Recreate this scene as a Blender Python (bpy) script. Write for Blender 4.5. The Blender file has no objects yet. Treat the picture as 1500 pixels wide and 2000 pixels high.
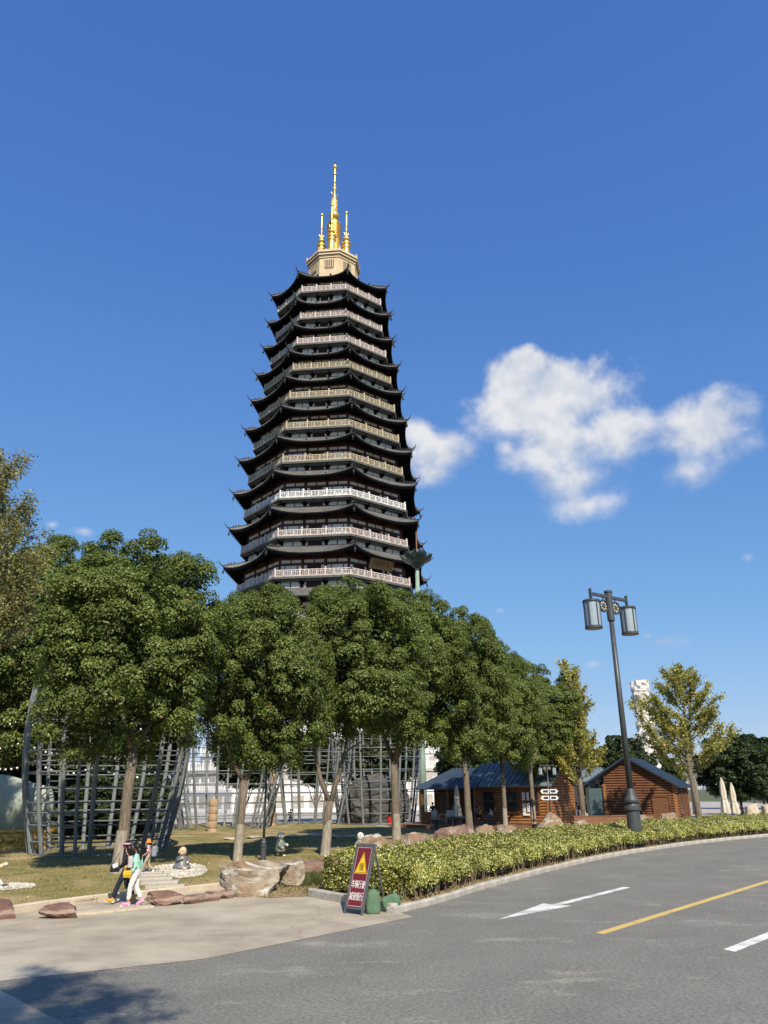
import bpy, math, random
import numpy as np
from mathutils import Matrix, Vector, noise
from math import sin, cos, pi, radians, atan2, hypot

scene = bpy.context.scene
COL = scene.collection

# ------------------------------------------------------------------ camera
cam_data = bpy.data.cameras.new('camera')
cam_data.sensor_fit = 'VERTICAL'
cam_data.sensor_height = 24.0
cam_data.lens = 24.0 * 1503.0 / 2000.0
cam_data.clip_start = 0.1
cam_data.clip_end = 6000.0
cam = bpy.data.objects.new('camera', cam_data)
COL.objects.link(cam)
cam.matrix_world = Matrix.Translation((0, 0, 2.8)) @ Matrix.Rotation(radians(90 + 20), 4, 'X') @ Matrix.Rotation(radians(-0.62), 4, 'Z')
scene.camera = cam

# ------------------------------------------------------------------ light
SUN_EL, SUN_AZ = radians(42), radians(17)          # azimuth: to the right of straight behind the camera
sun_dir = Vector((sin(SUN_AZ) * cos(SUN_EL), -cos(SUN_AZ) * cos(SUN_EL), sin(SUN_EL)))
sun_data = bpy.data.lights.new('sun', 'SUN')
sun_data.energy = 5.0
sun_data.angle = radians(0.53)
sun_data.color = (1.0, 0.91, 0.76)
sun = bpy.data.objects.new('sun', sun_data)
COL.objects.link(sun)
sun.rotation_euler = sun_dir.to_track_quat('Z', 'Y').to_euler()
scene.view_settings.view_transform = 'Standard'
scene.view_settings.look = 'None'
scene.view_settings.exposure = 0.38
scene.view_settings.gamma = 1.0
scene.view_settings.use_curve_mapping = False

world = bpy.data.worlds.new('World')
scene.world = world
world.use_nodes = True
SKY_STRENGTH = 0.1
def build_world():
    nt = world.node_tree
    for n in list(nt.nodes):
        nt.nodes.remove(n)
    N, L = nt.nodes.new, nt.links.new
    def math_(op, a, b=None, c=None, clamp=False):
        n = N('ShaderNodeMath'); n.operation = op; n.use_clamp = clamp
        for i, v in enumerate((a, b, c)):
            if v is None: continue
            if hasattr(v, 'links'): L(v, n.inputs[i])
            else: n.inputs[i].default_value = v
        return n.outputs[0]
    sky = N('ShaderNodeTexSky'); sky.sky_type = 'NISHITA'; sky.sun_disc = False
    sky.sun_elevation = SUN_EL
    sky.sun_rotation = atan2(sun_dir.x, sun_dir.y)
    sky.altitude = 0; sky.air_density = 1.0; sky.dust_density = 0.0; sky.ozone_density = 10.0
    tc = N('ShaderNodeTexCoord')
    D = tc.outputs['Generated']
    # fluffy detail shared by every cloud
    def fbm(scale, detail, rough, dist, shift=None):
        n = N('ShaderNodeTexNoise'); n.inputs['Scale'].default_value = scale
        n.inputs['Detail'].default_value = detail; n.inputs['Roughness'].default_value = rough
        n.inputs['Distortion'].default_value = dist
        v = D
        if shift:
            av = N('ShaderNodeVectorMath'); av.operation = 'ADD'; L(D, av.inputs[0]); av.inputs[1].default_value = shift; v = av.outputs[0]
        L(v, n.inputs['Vector']); return n.outputs['Fac']
    n_big = fbm(15, 10, 0.60, 0.12)
    n_lo = fbm(15, 3.5, 0.5, 0.12)
    n_up = fbm(15, 3.5, 0.5, 0.12, (0, 0, 0.016))
    # each cloud is a heap of puffs: azimuth, elevation (deg), half sizes (deg), weight
    puffs = CLOUD_PUFFS
    best = None
    low = None
    for az, el, a, b, w in puffs:
        az, el = radians(az), radians(el)
        rgt = Vector((cos(az), -sin(az), 0))
        fwd = Vector((sin(az) * cos(el), cos(az) * cos(el), sin(el)))
        up = rgt.cross(fwd)
        def dot(v):
            n = N('ShaderNodeVectorMath'); n.operation = 'DOT_PRODUCT'
            L(D, n.inputs[0]); n.inputs[1].default_value = v
            return n.outputs['Value']
        u = math_('DIVIDE', dot(rgt), radians(a)); v = math_('DIVIDE', dot(up), radians(b))
        r2 = math_('ADD', math_('MULTIPLY', u, u), math_('MULTIPLY', v, v))
        m = math_('SUBTRACT', 1.0, math_('SQRT', r2))
        front = math_('GREATER_THAN', dot(fwd), 0.0)
        m = math_('MULTIPLY', math_('ADD', math_('MULTIPLY', m, 0.75), w), front)
        m = math_('ADD', m, math_('MULTIPLY', math_('SUBTRACT', 1.0, front), -1.0))
        best = m if best is None else math_('SMOOTH_MAX', best, m, 0.18)
    d = math_('ADD', best, math_('MULTIPLY', math_('SUBTRACT', n_big, 0.5), 1.45))
    mr = N('ShaderNodeMapRange'); mr.interpolation_type = 'SMOOTHSTEP'
    mr.inputs['From Min'].default_value = 0.0; mr.inputs['From Max'].default_value = 0.56
    L(d, mr.inputs['Value'])
    sep = N('ShaderNodeSeparateXYZ'); L(D, sep.inputs[0]); elev = sep.outputs['Z']
    # cloud heads are crisp, their bases thin out into haze
    hi = N('ShaderNodeMapRange'); hi.inputs['From Min'].default_value = 0.33; hi.inputs['From Max'].default_value = 0.50; L(elev, hi.inputs['Value'])
    L(math_('ADD', math_('MULTIPLY', hi.outputs[0], -0.62), 1.08), mr.inputs['From Max'])
    alpha = math_('MULTIPLY', mr.outputs[0], 0.93)
    # thin parts let the sky through; thick ones are whiter, with top-lit shading painted in
    body = N('ShaderNodeMapRange'); body.inputs['From Min'].default_value = -0.15; body.inputs['From Max'].default_value = 0.14
    L(math_('ADD', math_('SUBTRACT', n_lo, n_up), math_('ADD', math_('MULTIPLY', math_('SUBTRACT', d, 0.35), 0.10), math_('MULTIPLY', math_('SUBTRACT', hi.outputs[0], 0.5), 0.10))), body.inputs['Value'])
    ramp = N('ShaderNodeMix'); ramp.data_type = 'RGBA'
    L(body.outputs[0], ramp.inputs['Factor'])
    ramp.inputs['A'].default_value = (0.54, 0.62, 0.76, 1); ramp.inputs['B'].default_value = (0.93, 0.93, 0.94, 1)
    bg1 = N('ShaderNodeBackground'); bg1.inputs['Strength'].default_value = SKY_STRENGTH
    # film-like shoulder on the sky's brightness, the same in every direction
    def vec(op, a, b):
        n = N('ShaderNodeVectorMath'); n.operation = op
        for i, v in enumerate((a, b)):
            if hasattr(v, 'links'): L(v, n.inputs[i])
            else: n.inputs[i].default_value = v
        return n.outputs[0]
    c = sky.outputs[0]
    c = vec('DIVIDE', vec('MULTIPLY', c, (1.42, 1.84, 3.30)), vec('ADD', vec('MULTIPLY', c, (0.14, 0.22, 0.38)), (1, 1, 1)))
    L(c, bg1.inputs['Color'])
    bg2 = N('ShaderNodeBackground'); bg2.inputs['Strength'].default_value = 0.70
    L(ramp.outputs['Result'], bg2.inputs['Color'])
    mix = N('ShaderNodeMixShader'); L(alpha, mix.inputs[0]); L(bg1.outputs[0], mix.inputs[1]); L(bg2.outputs[0], mix.inputs[2])
    out = N('ShaderNodeOutputWorld'); L(mix.outputs[0], out.inputs['Surface'])
    world.cycles.sampling_method = 'MANUAL'; world.cycles.sample_map_resolution = 512
CLOUD_PUFFS = [
    (11.1, 29.7, 2.6, 1.5, 0.18),
    (13.9, 27.3, 5.4, 2.4, 0.32),
    (18.0, 24.6, 2.8, 2.1, 0.32),
    (14.0, 24.2, 3.9, 2.4, 0.14),
    (14.8, 21.6, 3.1, 2.4, 0.12),
    (15.5, 19.7, 2.9, 1.2, 0.14),
    (10.0, 24.4, 1.0, 1.0, -0.08),
    (24.6, 23.7, 2.7, 2.3, 0.32),
    (23.2, 21.1, 2.1, 1.6, 0.10),
    (27.5, 23.3, 1.1, 0.6, -0.20),
    (4.8, 24.3, 2.6, 1.5, 0.22),
    (2.8, 25.6, 1.4, 1.2, 0.16),
    (4.2, 22.8, 2.4, 1.3, -0.04),
    (8.6, 12.5, 1.0, 0.5, -0.25),
    (19.5, 9.6, 3.4, 1.0, -0.32),
    (15.0, 8.3, 1.8, 0.8, -0.38),
    (26.2, 14.7, 0.9, 0.7, -0.40),
    (18.9, 10.1, 1.2, 0.5, -0.28),
    (-22.4, 17.5, 1.4, 0.6, -0.20),
    (-24.5, 17.7, 0.8, 0.5, -0.30),
    (48.0, 24.0, 6.0, 3.0, 0.08),
    (75.0, 16.0, 7.0, 2.5, 0.08),
    (62.0, 35.0, 4.0, 2.0, 0.08),
    (110.0, 25.0, 8.0, 4.0, 0.08),
    (150.0, 20.0, 6.0, 3.0, 0.08),
    (-50.0, 14.0, 5.0, 2.0, 0.08),
    (-80.0, 22.0, 7.0, 3.0, 0.08),
    (-120.0, 30.0, 6.0, 3.0, 0.08),
    (-150.0, 18.0, 7.0, 3.0, 0.08),
    (178.0, 28.0, 6.0, 3.0, 0.08),
]
build_world()
scene.cycles.max_bounces = 6
scene.cycles.diffuse_bounces = 3
scene.cycles.glossy_bounces = 2
scene.cycles.transmission_bounces = 4
scene.cycles.transparent_max_bounces = 4
scene.cycles.caustics_reflective = False
scene.cycles.caustics_refractive = False

# ------------------------------------------------------------------ materials
MATS = {}
def mat(name, c1, c2=None, rough=0.8, scale=4.0, detail=6.0, bump=0.0, bump_scale=None, metal=0.0, spec=0.3, contrast=(0.35, 0.65), c3=None, stretch=None, coat=0.0):
    """Principled material whose colour wanders between c1 and c2 (and patches of c3)."""
    if name in MATS: return MATS[name]
    m = bpy.data.materials.new(name); m.use_nodes = True
    nt = m.node_tree; N, L = nt.nodes.new, nt.links.new
    b = nt.nodes['Principled BSDF']
    b.inputs['Roughness'].default_value = rough; b.inputs['Metallic'].default_value = metal
    b.inputs['Specular IOR Level'].default_value = spec; b.inputs['Coat Weight'].default_value = coat
    c2 = c2 or tuple(x * 0.75 for x in c1)
    tc = N('ShaderNodeTexCoord'); mp = N('ShaderNodeMapping'); L(tc.outputs['Object'], mp.inputs['Vector'])
    if stretch: mp.inputs['Scale'].default_value = stretch
    n = N('ShaderNodeTexNoise'); n.inputs['Scale'].default_value = scale; n.inputs['Detail'].default_value = detail
    n.inputs['Roughness'].default_value = 0.62
    L(mp.outputs[0], n.inputs['Vector'])
    r = N('ShaderNodeValToRGB'); L(n.outputs['Fac'], r.inputs['Fac'])
    r.color_ramp.elements[0].position = contrast[0]; r.color_ramp.elements[1].position = contrast[1]
    r.color_ramp.elements[0].color = (*c2, 1); r.color_ramp.elements[1].color = (*c1, 1)
    col = r.outputs['Color']
    if c3:
        n3 = N('ShaderNodeTexNoise'); n3.inputs['Scale'].default_value = scale * 0.31; n3.inputs['Detail'].default_value = 5
        mp3 = N('ShaderNodeMapping'); mp3.inputs['Location'].default_value = (7.3, 2.1, 5.5); L(tc.outputs['Object'], mp3.inputs['Vector'])
        L(mp3.outputs[0], n3.inputs['Vector'])
        r3 = N('ShaderNodeMapRange'); r3.inputs['From Min'].default_value = 0.5; r3.inputs['From Max'].default_value = 0.66
        L(n3.outputs['Fac'], r3.inputs['Value'])
        mx = N('ShaderNodeMix'); mx.data_type = 'RGBA'; L(r3.outputs[0], mx.inputs['Factor']); L(col, mx.inputs['A'])
        mx.inputs['B'].default_value = (*c3, 1); col = mx.outputs['Result']
    L(col, b.inputs['Base Color'])
    if bump:
        nb = N('ShaderNodeTexNoise'); nb.inputs['Scale'].default_value = bump_scale or scale * 3; nb.inputs['Detail'].default_value = 5
        L(mp.outputs[0], nb.inputs['Vector'])
        bp = N('ShaderNodeBump'); bp.inputs['Strength'].default_value = bump; bp.inputs['Distance'].default_value = 0.05
        L(nb.outputs['Fac'], bp.inputs['Height']); L(bp.outputs[0], b.inputs['Normal'])
    MATS[name] = m
    return m

def leaf_mat(name, cols, trans=0.3, rough=0.45, spec=0.35):
    """Leaves: every leaf (mesh island) picks its own tone from cols."""
    if name in MATS: return MATS[name]
    m = bpy.data.materials.new(name); m.use_nodes = True
    nt = m.node_tree; N, L = nt.nodes.new, nt.links.new
    b = nt.nodes['Principled BSDF']; b.inputs['Roughness'].default_value = rough; b.inputs['Specular IOR Level'].default_value = spec
    g = N('ShaderNodeNewGeometry'); r = N('ShaderNodeValToRGB')
    L(g.outputs['Random Per Island'], r.inputs['Fac'])
    e = r.color_ramp.elements
    while len(e) < len(cols): e.new(0.5)
    for i, (p, c) in enumerate(cols):
        e[i].position = p; e[i].color = (*c, 1)
    # broad drift of tone through the crown
    tc = N('ShaderNodeTexCoord'); n = N('ShaderNodeTexNoise'); n.inputs['Scale'].default_value = 0.7; n.inputs['Detail'].default_value = 2
    L(tc.outputs['Object'], n.inputs['Vector'])
    mr = N('ShaderNodeMapRange'); mr.inputs['From Min'].default_value = 0.3; mr.inputs['From Max'].default_value = 0.7
    mr.inputs['To Min'].default_value = 0.78; mr.inputs['To Max'].default_value = 1.22
    L(n.outputs['Fac'], mr.inputs['Value'])
    hs = N('ShaderNodeHueSaturation'); L(mr.outputs[0], hs.inputs['Value']); L(r.outputs['Color'], hs.inputs['Color'])
    L(hs.outputs[0], b.inputs['Base Color'])
    t = N('ShaderNodeBsdfTranslucent'); L(hs.outputs[0], t.inputs['Color'])
    mx = N('ShaderNodeMixShader'); mx.inputs[0].default_value = trans
    L(b.outputs[0], mx.inputs[1]); L(t.outputs[0], mx.inputs[2])
    L(mx.outputs[0], nt.nodes['Material Output'].inputs['Surface'])
    MATS[name] = m
    return m

# ------------------------------------------------------------------ mesh helpers
class MB:
    """Collects shapes; build() links them as one mesh object."""
    def __init__(s): s.v = []; s.f = []
    def add(s, vs, fs, M=None):
        o = len(s.v)
        s.v += [tuple(M @ Vector(p)) for p in vs] if M is not None else [tuple(p) for p in vs]
        s.f += [tuple(i + o for i in f) for f in fs]
        return s
    def box(s, c, size, rz=0.0, M=None):
        x, y, z = (k / 2 for k in size)
        vs = [(-x, -y, -z), (x, -y, -z), (x, y, -z), (-x, y, -z), (-x, -y, z), (x, -y, z), (x, y, z), (-x, y, z)]
        fs = [(0, 3, 2, 1), (4, 5, 6, 7), (0, 1, 5, 4), (1, 2, 6, 5), (2, 3, 7, 6), (3, 0, 4, 7)]
        T = Matrix.Translation(c) @ Matrix.Rotation(rz, 4, 'Z')
        return s.add(vs, fs, M @ T if M is not None else T)
    def beam(s, a, b, w, h=None):
        """Rectangular bar from a to b."""
        a, b = Vector(a), Vector(b); d = b - a; h = h or w
        q = d.to_track_quat('Z', 'Y')
        return s.box((0, 0, d.length / 2), (w, h, d.length), M=Matrix.Translation(a) @ q.to_matrix().to_4x4())
    def path(s, pts, rad, n=8, cap=True):
        pts = [Vector(p) for p in pts]
        if not hasattr(rad, '__len__'): rad = [rad] * len(pts)
        o = len(s.v); ref = None
        for i, p in enumerate(pts):
            t = (pts[min(i + 1, len(pts) - 1)] - pts[max(i - 1, 0)]).normalized()
            if ref is None: ref = Vector((1, 0, 0)) if abs(t.x) < 0.8 else Vector((0, 1, 0))
            x = (ref - t * ref.dot(t)).normalized(); y = t.cross(x); ref = x
            for k in range(n):
                a = 2 * pi * k / n
                s.v.append(tuple(p + (x * cos(a) + y * sin(a)) * rad[i]))
        for i in range(len(pts) - 1):
            for k in range(n):
                k2 = (k + 1) % n
                s.f.append((o + i * n + k, o + i * n + k2, o + (i + 1) * n + k2, o + (i + 1) * n + k))
        if cap:
            s.f.append(tuple(o + k for k in reversed(range(n))))
            s.f.append(tuple(o + (len(pts) - 1) * n + k for k in range(n)))
        return s
    def lathe(s, prof, n=16, c=(0, 0, 0), M=None, phase=0.0):
        o = len(s.v)
        for r, z in prof:
            for k in range(n):
                a = 2 * pi * k / n + phase
                p = Vector((c[0] + r * cos(a), c[1] + r * sin(a), c[2] + z))
                s.v.append(tuple(M @ p if M is not None else p))
        for i in range(len(prof) - 1):
            for k in range(n):
                k2 = (k + 1) % n
                s.f.append((o + i * n + k, o + i * n + k2, o + (i + 1) * n + k2, o + (i + 1) * n + k))
        s.f.append(tuple(o + k for k in reversed(range(n)))); s.f.append(tuple(o + (len(prof) - 1) * n + k for k in range(n)))
        return s
    def ball(s, c, r, n=12, m=8, M=None):
        rx, ry, rz = r if hasattr(r, '__len__') else (r, r, r)
        prof = [(sin(pi * (i + 0.02 if i == 0 else i - 0.02 if i == m else i) / m), -cos(pi * i / m)) for i in range(m + 1)]
        T = Matrix.Translation(c) @ Matrix.Diagonal((rx, ry, rz, 1))
        return s.lathe(prof, n, M=(M @ T if M is not None else T))
    def prism(s, poly, z0, z1, M=None):
        n = len(poly)
        vs = [(x, y, z0) for x, y in poly] + [(x, y, z1) for x, y in poly]
        fs = [tuple(reversed(range(n))), tuple(range(n, 2 * n))] + [(i, (i + 1) % n, n + (i + 1) % n, n + i) for i in range(n)]
        return s.add(vs, fs, M)
    def mesh(s, name, m, smooth=False):
        me = bpy.data.meshes.new(name); me.from_pydata(s.v, [], s.f); me.update()
        if m is not None: me.materials.append(m)
        if smooth:
            me.polygons.foreach_set('use_smooth', [True] * len(me.polygons))
        return me
    def build(s, name, m, parent=None, smooth=False, loc=None, rz=0.0):
        return link(name, s.mesh(name, m, smooth), parent, loc, rz)

def link(name, me, parent=None, loc=None, rz=0.0, scale=None):
    o = bpy.data.objects.new(name, me); COL.objects.link(o)
    if parent is not None: o.parent = parent
    if loc is not None: o.location = loc
    if rz: o.rotation_euler = (0, 0, rz)
    if scale is not None: o.scale = scale if hasattr(scale, '__len__') else (scale,) * 3
    return o
def tag(o, label=None, cat=None, group=None, kind=None):
    if label: o['label'] = label
    if cat: o['category'] = cat
    if group: o['group'] = group
    if kind: o['kind'] = kind
    return o
def thing(name, label, cat, loc=(0, 0, 0), rz=0.0, group=None):
    o = bpy.data.objects.new(name, None); COL.objects.link(o)
    o.location = loc; o.rotation_euler = (0, 0, rz); o.empty_display_size = 0.3
    return tag(o, label, cat, group)
def copy_tree(o, parent=None):
    c = o.copy(); COL.objects.link(c); c.parent = parent
    for ch in list(o.children): copy_tree(ch, c)
    return c
def soft(o, w=0.02, seg=2):
    b = o.modifiers.new('bevel', 'BEVEL'); b.width = w; b.segments = seg; b.limit_method = 'ANGLE'; return o
def sheet(name, poly, z, m, parent=None, step=None, kind='structure'):
    """A flat ground sheet over the polygon."""
    mb = MB(); mb.add([(x, y, z) for x, y in poly], [tuple(range(len(poly)))])
    o = mb.build(name, m, parent)
    if parent is None: tag(o, kind=kind)
    # face up
    me = o.data
    if me.polygons[0].normal.z < 0: me.flip_normals()
    return o
def text_mesh(body, size, name, m):
    cu = bpy.data.curves.new(name, 'FONT'); cu.body = body; cu.size = size; cu.align_x = 'CENTER'; cu.align_y = 'CENTER'
    cu.resolution_u = 3
    o = bpy.data.objects.new(name, cu); COL.objects.link(o)
    dg = bpy.context.evaluated_depsgraph_get(); dg.update()
    me = bpy.data.meshes.new_from_object(o.evaluated_get(dg))
    bpy.data.objects.remove(o); bpy.data.curves.remove(cu)
    me.materials.clear(); me.materials.append(m)
    return me
def quads_mesh(name, V, m):
    """V: (n,4,3) array of quads -> mesh, each quad an island."""
    n = len(V); me = bpy.data.meshes.new(name)
    me.vertices.add(n * 4); me.loops.add(n * 4); me.polygons.add(n)
    me.vertices.foreach_set('co', V.reshape(-1).astype(np.float32))
    me.loops.foreach_set('vertex_index', np.arange(n * 4, dtype=np.int32))
    me.polygons.foreach_set('loop_start', np.arange(0, n * 4, 4, dtype=np.int32))
    me.update(calc_edges=True); me.materials.append(m)
    return me
def leaves(name, C, nrm, size, m, rng, jitter=0.9, aspect=0.52, fold=0.18):
    """Leaf rhombs at C facing roughly nrm."""
    n = len(C)
    nr = nrm + rng.normal(0, jitter, (n, 3)); nr /= np.linalg.norm(nr, axis=1)[:, None] + 1e-9
    d = rng.normal(0, 1, (n, 3)); d[:, 2] -= 0.45
    d -= nr * (d * nr).sum(1)[:, None]; d /= np.linalg.norm(d, axis=1)[:, None] + 1e-9
    sd = np.cross(nr, d); L = (size * rng.uniform(0.65, 1.3, n))[:, None]
    V = np.empty((n, 4, 3))
    V[:, 0] = C - d * L * 0.5; V[:, 2] = C + d * L * 0.5
    V[:, 1] = C + sd * L * aspect * 0.5 + nr * L * fold; V[:, 3] = C - sd * L * aspect * 0.5 + nr * L * fold
    return quads_mesh(name, V, m)

rnd = random.Random(7)
# ------------------------------------------------------------------ ground, road, lawn
def road_material():
    m = mat('asphalt', (0.215, 0.208, 0.178), (0.165, 0.160, 0.138), rough=0.9, scale=0.55, detail=10, bump=0.35, bump_scale=55, contrast=(0.3, 0.72))
    nt = m.node_tree; N, L = nt.nodes.new, nt.links.new
    b = nt.nodes['Principled BSDF']; old = b.inputs['Base Color'].links[0].from_socket
    tc = N('ShaderNodeTexCoord')
    # pale stone chips
    n = N('ShaderNodeTexNoise'); n.inputs['Scale'].default_value = 16; n.inputs['Detail'].default_value = 6; n.inputs['Roughness'].default_value = 0.8; L(tc.outputs['Object'], n.inputs['Vector'])
    r = N('ShaderNodeMapRange'); r.inputs['From Min'].default_value = 0.35; r.inputs['From Max'].default_value = 0.7
    r.inputs['To Min'].default_value = 0.55; r.inputs['To Max'].default_value = 1.5; L(n.outputs['Fac'], r.inputs['Value'])
    hs = N('ShaderNodeHueSaturation'); L(r.outputs[0], hs.inputs['Value']); L(old, hs.inputs['Color'])
    # dried dust patches
    n2 = N('ShaderNodeTexNoise'); n2.inputs['Scale'].default_value = 0.42; n2.inputs['Detail'].default_value = 12; n2.inputs['Roughness'].default_value = 0.72
    mp = N('ShaderNodeMapping'); mp.inputs['Location'].default_value = (3.1, 9.4, 0); mp.inputs['Rotation'].default_value = (0, 0, 0.6); mp.inputs['Scale'].default_value = (1, 1.8, 1)
    L(tc.outputs['Object'], mp.inputs['Vector']); L(mp.outputs[0], n2.inputs['Vector'])
    r2 = N('ShaderNodeMapRange'); r2.inputs['From Min'].default_value = 0.56; r2.inputs['From Max'].default_value = 0.74; r2.inputs['To Max'].default_value = 0.75
    gr = N('ShaderNodeMath'); gr.operation = 'MULTIPLY_ADD'; L(n.outputs['Fac'], gr.inputs[0]); gr.inputs[1].default_value = 0.28; gr.inputs[2].default_value = -0.14
    ad = N('ShaderNodeMath'); ad.operation = 'ADD'; L(n2.outputs['Fac'], ad.inputs[0]); L(gr.outputs[0], ad.inputs[1]); L(ad.outputs[0], r2.inputs['Value'])
    mx = N('ShaderNodeMix'); mx.data_type = 'RGBA'; L(r2.outputs[0], mx.inputs['Factor']); L(hs.outputs[0], mx.inputs['A']); mx.inputs['B'].default_value = (0.42, 0.375, 0.295, 1)
    # hairline cracks
    v = N('ShaderNodeTexVoronoi'); v.feature = 'DISTANCE_TO_EDGE'; v.inputs['Scale'].default_value = 0.23
    nd = N('ShaderNodeTexNoise'); nd.inputs['Scale'].default_value = 1.3; nd.inputs['Detail'].default_value = 6; L(tc.outputs['Object'], nd.inputs['Vector'])
    va = N('ShaderNodeMix'); va.data_type = 'VECTOR'; va.inputs['Factor'].default_value = 0.35; L(tc.outputs['Object'], va.inputs['A']); L(nd.outputs['Color'], va.inputs['B'])
    L(va.outputs['Result'], v.inputs['Vector'])
    r3 = N('ShaderNodeMapRange'); r3.inputs['From Min'].default_value = 0.0; r3.inputs['From Max'].default_value = 0.003; r3.inputs['To Min'].default_value = 0.8; r3.inputs['To Max'].default_value = 1.0
    L(v.outputs['Distance'], r3.inputs['Value'])
    h2 = N('ShaderNodeHueSaturation'); L(r3.outputs[0], h2.inputs['Value']); L(mx.outputs['Result'], h2.inputs['Color'])
    L(h2.outputs[0], b.inputs['Base Color'])
    return m
M_asphalt = road_material()
M_concrete = mat('worn_concrete', (0.42, 0.362, 0.27), (0.30, 0.258, 0.192), rough=0.9, scale=0.8, detail=14, bump=0.5, bump_scale=18, c3=(0.47, 0.42, 0.33), contrast=(0.36, 0.62))
def cracked(m, scale, width, dark, warp=0.35):
    """Adds a net of thin cracks to a material's colour."""
    nt = m.node_tree; N, L = nt.nodes.new, nt.links.new; b = nt.nodes['Principled BSDF']; old = b.inputs['Base Color'].links[0].from_socket
    tc = N('ShaderNodeTexCoord'); v = N('ShaderNodeTexVoronoi'); v.feature = 'DISTANCE_TO_EDGE'; v.inputs['Scale'].default_value = scale
    nd = N('ShaderNodeTexNoise'); nd.inputs['Scale'].default_value = 1.6; nd.inputs['Detail'].default_value = 8; L(tc.outputs['Object'], nd.inputs['Vector'])
    va = N('ShaderNodeMix'); va.data_type = 'VECTOR'; va.inputs['Factor'].default_value = warp; L(tc.outputs['Object'], va.inputs['A']); L(nd.outputs['Color'], va.inputs['B']); L(va.outputs['Result'], v.inputs['Vector'])
    r = N('ShaderNodeMapRange'); r.inputs['From Max'].default_value = width; r.inputs['To Min'].default_value = dark; r.inputs['To Max'].default_value = 1.0; L(v.outputs['Distance'], r.inputs['Value'])
    h = N('ShaderNodeHueSaturation'); L(r.outputs[0], h.inputs['Value']); L(old, h.inputs['Color']); L(h.outputs[0], b.inputs['Base Color'])
cracked(M_concrete, 0.30, 0.004, 0.74)
M_kerb = mat('kerb_stone', (0.46, 0.43, 0.37), (0.30, 0.27, 0.23), rough=0.9, scale=3, detail=9, bump=0.5, bump_scale=14)
M_kerb2 = mat('sandstone_kerb', (0.52, 0.44, 0.33), (0.41, 0.34, 0.25), rough=0.9, scale=2.2, detail=8, bump=0.3, bump_scale=20)
M_lawn = mat('dry_lawn', (0.31, 0.25, 0.11), (0.17, 0.165, 0.055), rough=0.95, scale=1.1, detail=11, bump=0.9, bump_scale=26, c3=(0.40, 0.30, 0.165), contrast=(0.34, 0.66), spec=0.1)
M_soil = mat('dry_soil', (0.34, 0.255, 0.155), (0.17, 0.125, 0.07), rough=0.95, scale=5, detail=10, bump=0.9, bump_scale=22, spec=0.1)
M_plaza = mat('plaza_paving', (0.42, 0.39, 0.35), (0.34, 0.31, 0.28), rough=0.85, scale=0.6, detail=8)
M_far = mat('far_ground', (0.12, 0.13, 0.06), (0.08, 0.09, 0.045), rough=0.95, scale=0.05, detail=6)
M_white = mat('road_paint_white', (0.72, 0.71, 0.67), (0.52, 0.51, 0.48), rough=0.8, scale=3, detail=12, contrast=(0.3, 0.55), c3=(0.45, 0.44, 0.41))
def worn(m, scale, lo, hi, under):
    """Paint rubbed through to the surface underneath."""
    nt = m.node_tree; N, L = nt.nodes.new, nt.links.new; b = nt.nodes['Principled BSDF']; old = b.inputs['Base Color'].links[0].from_socket
    tc = N('ShaderNodeTexCoord'); n = N('ShaderNodeTexNoise'); n.inputs['Scale'].default_value = scale; n.inputs['Detail'].default_value = 10; n.inputs['Roughness'].default_value = 0.75; L(tc.outputs['Object'], n.inputs['Vector'])
    r = N('ShaderNodeMapRange'); r.inputs['From Min'].default_value = lo; r.inputs['From Max'].default_value = hi; L(n.outputs['Fac'], r.inputs['Value'])
    mx = N('ShaderNodeMix'); mx.data_type = 'RGBA'; L(r.outputs[0], mx.inputs['Factor']); L(old, mx.inputs['A']); mx.inputs['B'].default_value = (*under, 1); L(mx.outputs['Result'], b.inputs['Base Color'])
M_yellow = mat('road_paint_yellow', (0.60, 0.42, 0.13), (0.46, 0.34, 0.14), rough=0.8, scale=3, detail=10, contrast=(0.25, 0.5))

worn(M_white, 3.4, 0.51, 0.66, (0.26, 0.255, 0.235)); worn(M_yellow, 3.0, 0.52, 0.68, (0.22, 0.20, 0.15))
ground = sheet('ground', [(-2500, -900), (2500, -900), (2500, 3500), (-2500, 3500)], -0.04, M_far)
KERB = [(0.14, 21.03), (0.54, 21.61), (1.40, 22.97), (3.22, 26.48), (6.49, 32.04), (9.36, 36.44), (12.85, 40.88), (17.56, 46.09), (23.30, 51.17), (31.0, 57.2), (42, 65), (58, 75)]
def resample(P, step):
    P = [Vector((*p, 0)) for p in P]
    out = []; 
    # Catmull-Rom through the points, then equal steps
    fine = []
    for i in range(len(P) - 1):
        a, b, c, d = P[max(i - 1, 0)], P[i], P[i + 1], P[min(i + 2, len(P) - 1)]
        for k in range(24):
            t = k / 24
            fine.append(0.5 * ((2 * b) + (c - a) * t + (2 * a - 5 * b + 4 * c - d) * t * t + (3 * b - a - 3 * c + d) * t ** 3))
    fine.append(P[-1])
    out = [fine[0]]; acc = 0
    for p, q in zip(fine, fine[1:]):
        seg = (q - p).length
        while acc + seg >= step:
            t = (step - acc) / seg; p = p.lerp(q, t); out.append(p.copy()); seg = (q - p).length; acc = 0
        acc += seg
    return out
kerb_pts = resample(KERB, 1.0)
kl = [(p.x, p.y) for p in kerb_pts]
road = sheet('road', [(-6.45, 14.12), (-4.88, 14.96), (-3.32, 15.81), (-1.67, 17.78), (0.59, 20.51)] + kl + [(90, 60), (120, -40), (40, -60), (6, 0.5), (-4.25, 11.70), (-5.96, 13.57)], 0.0, M_asphalt)
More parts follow.
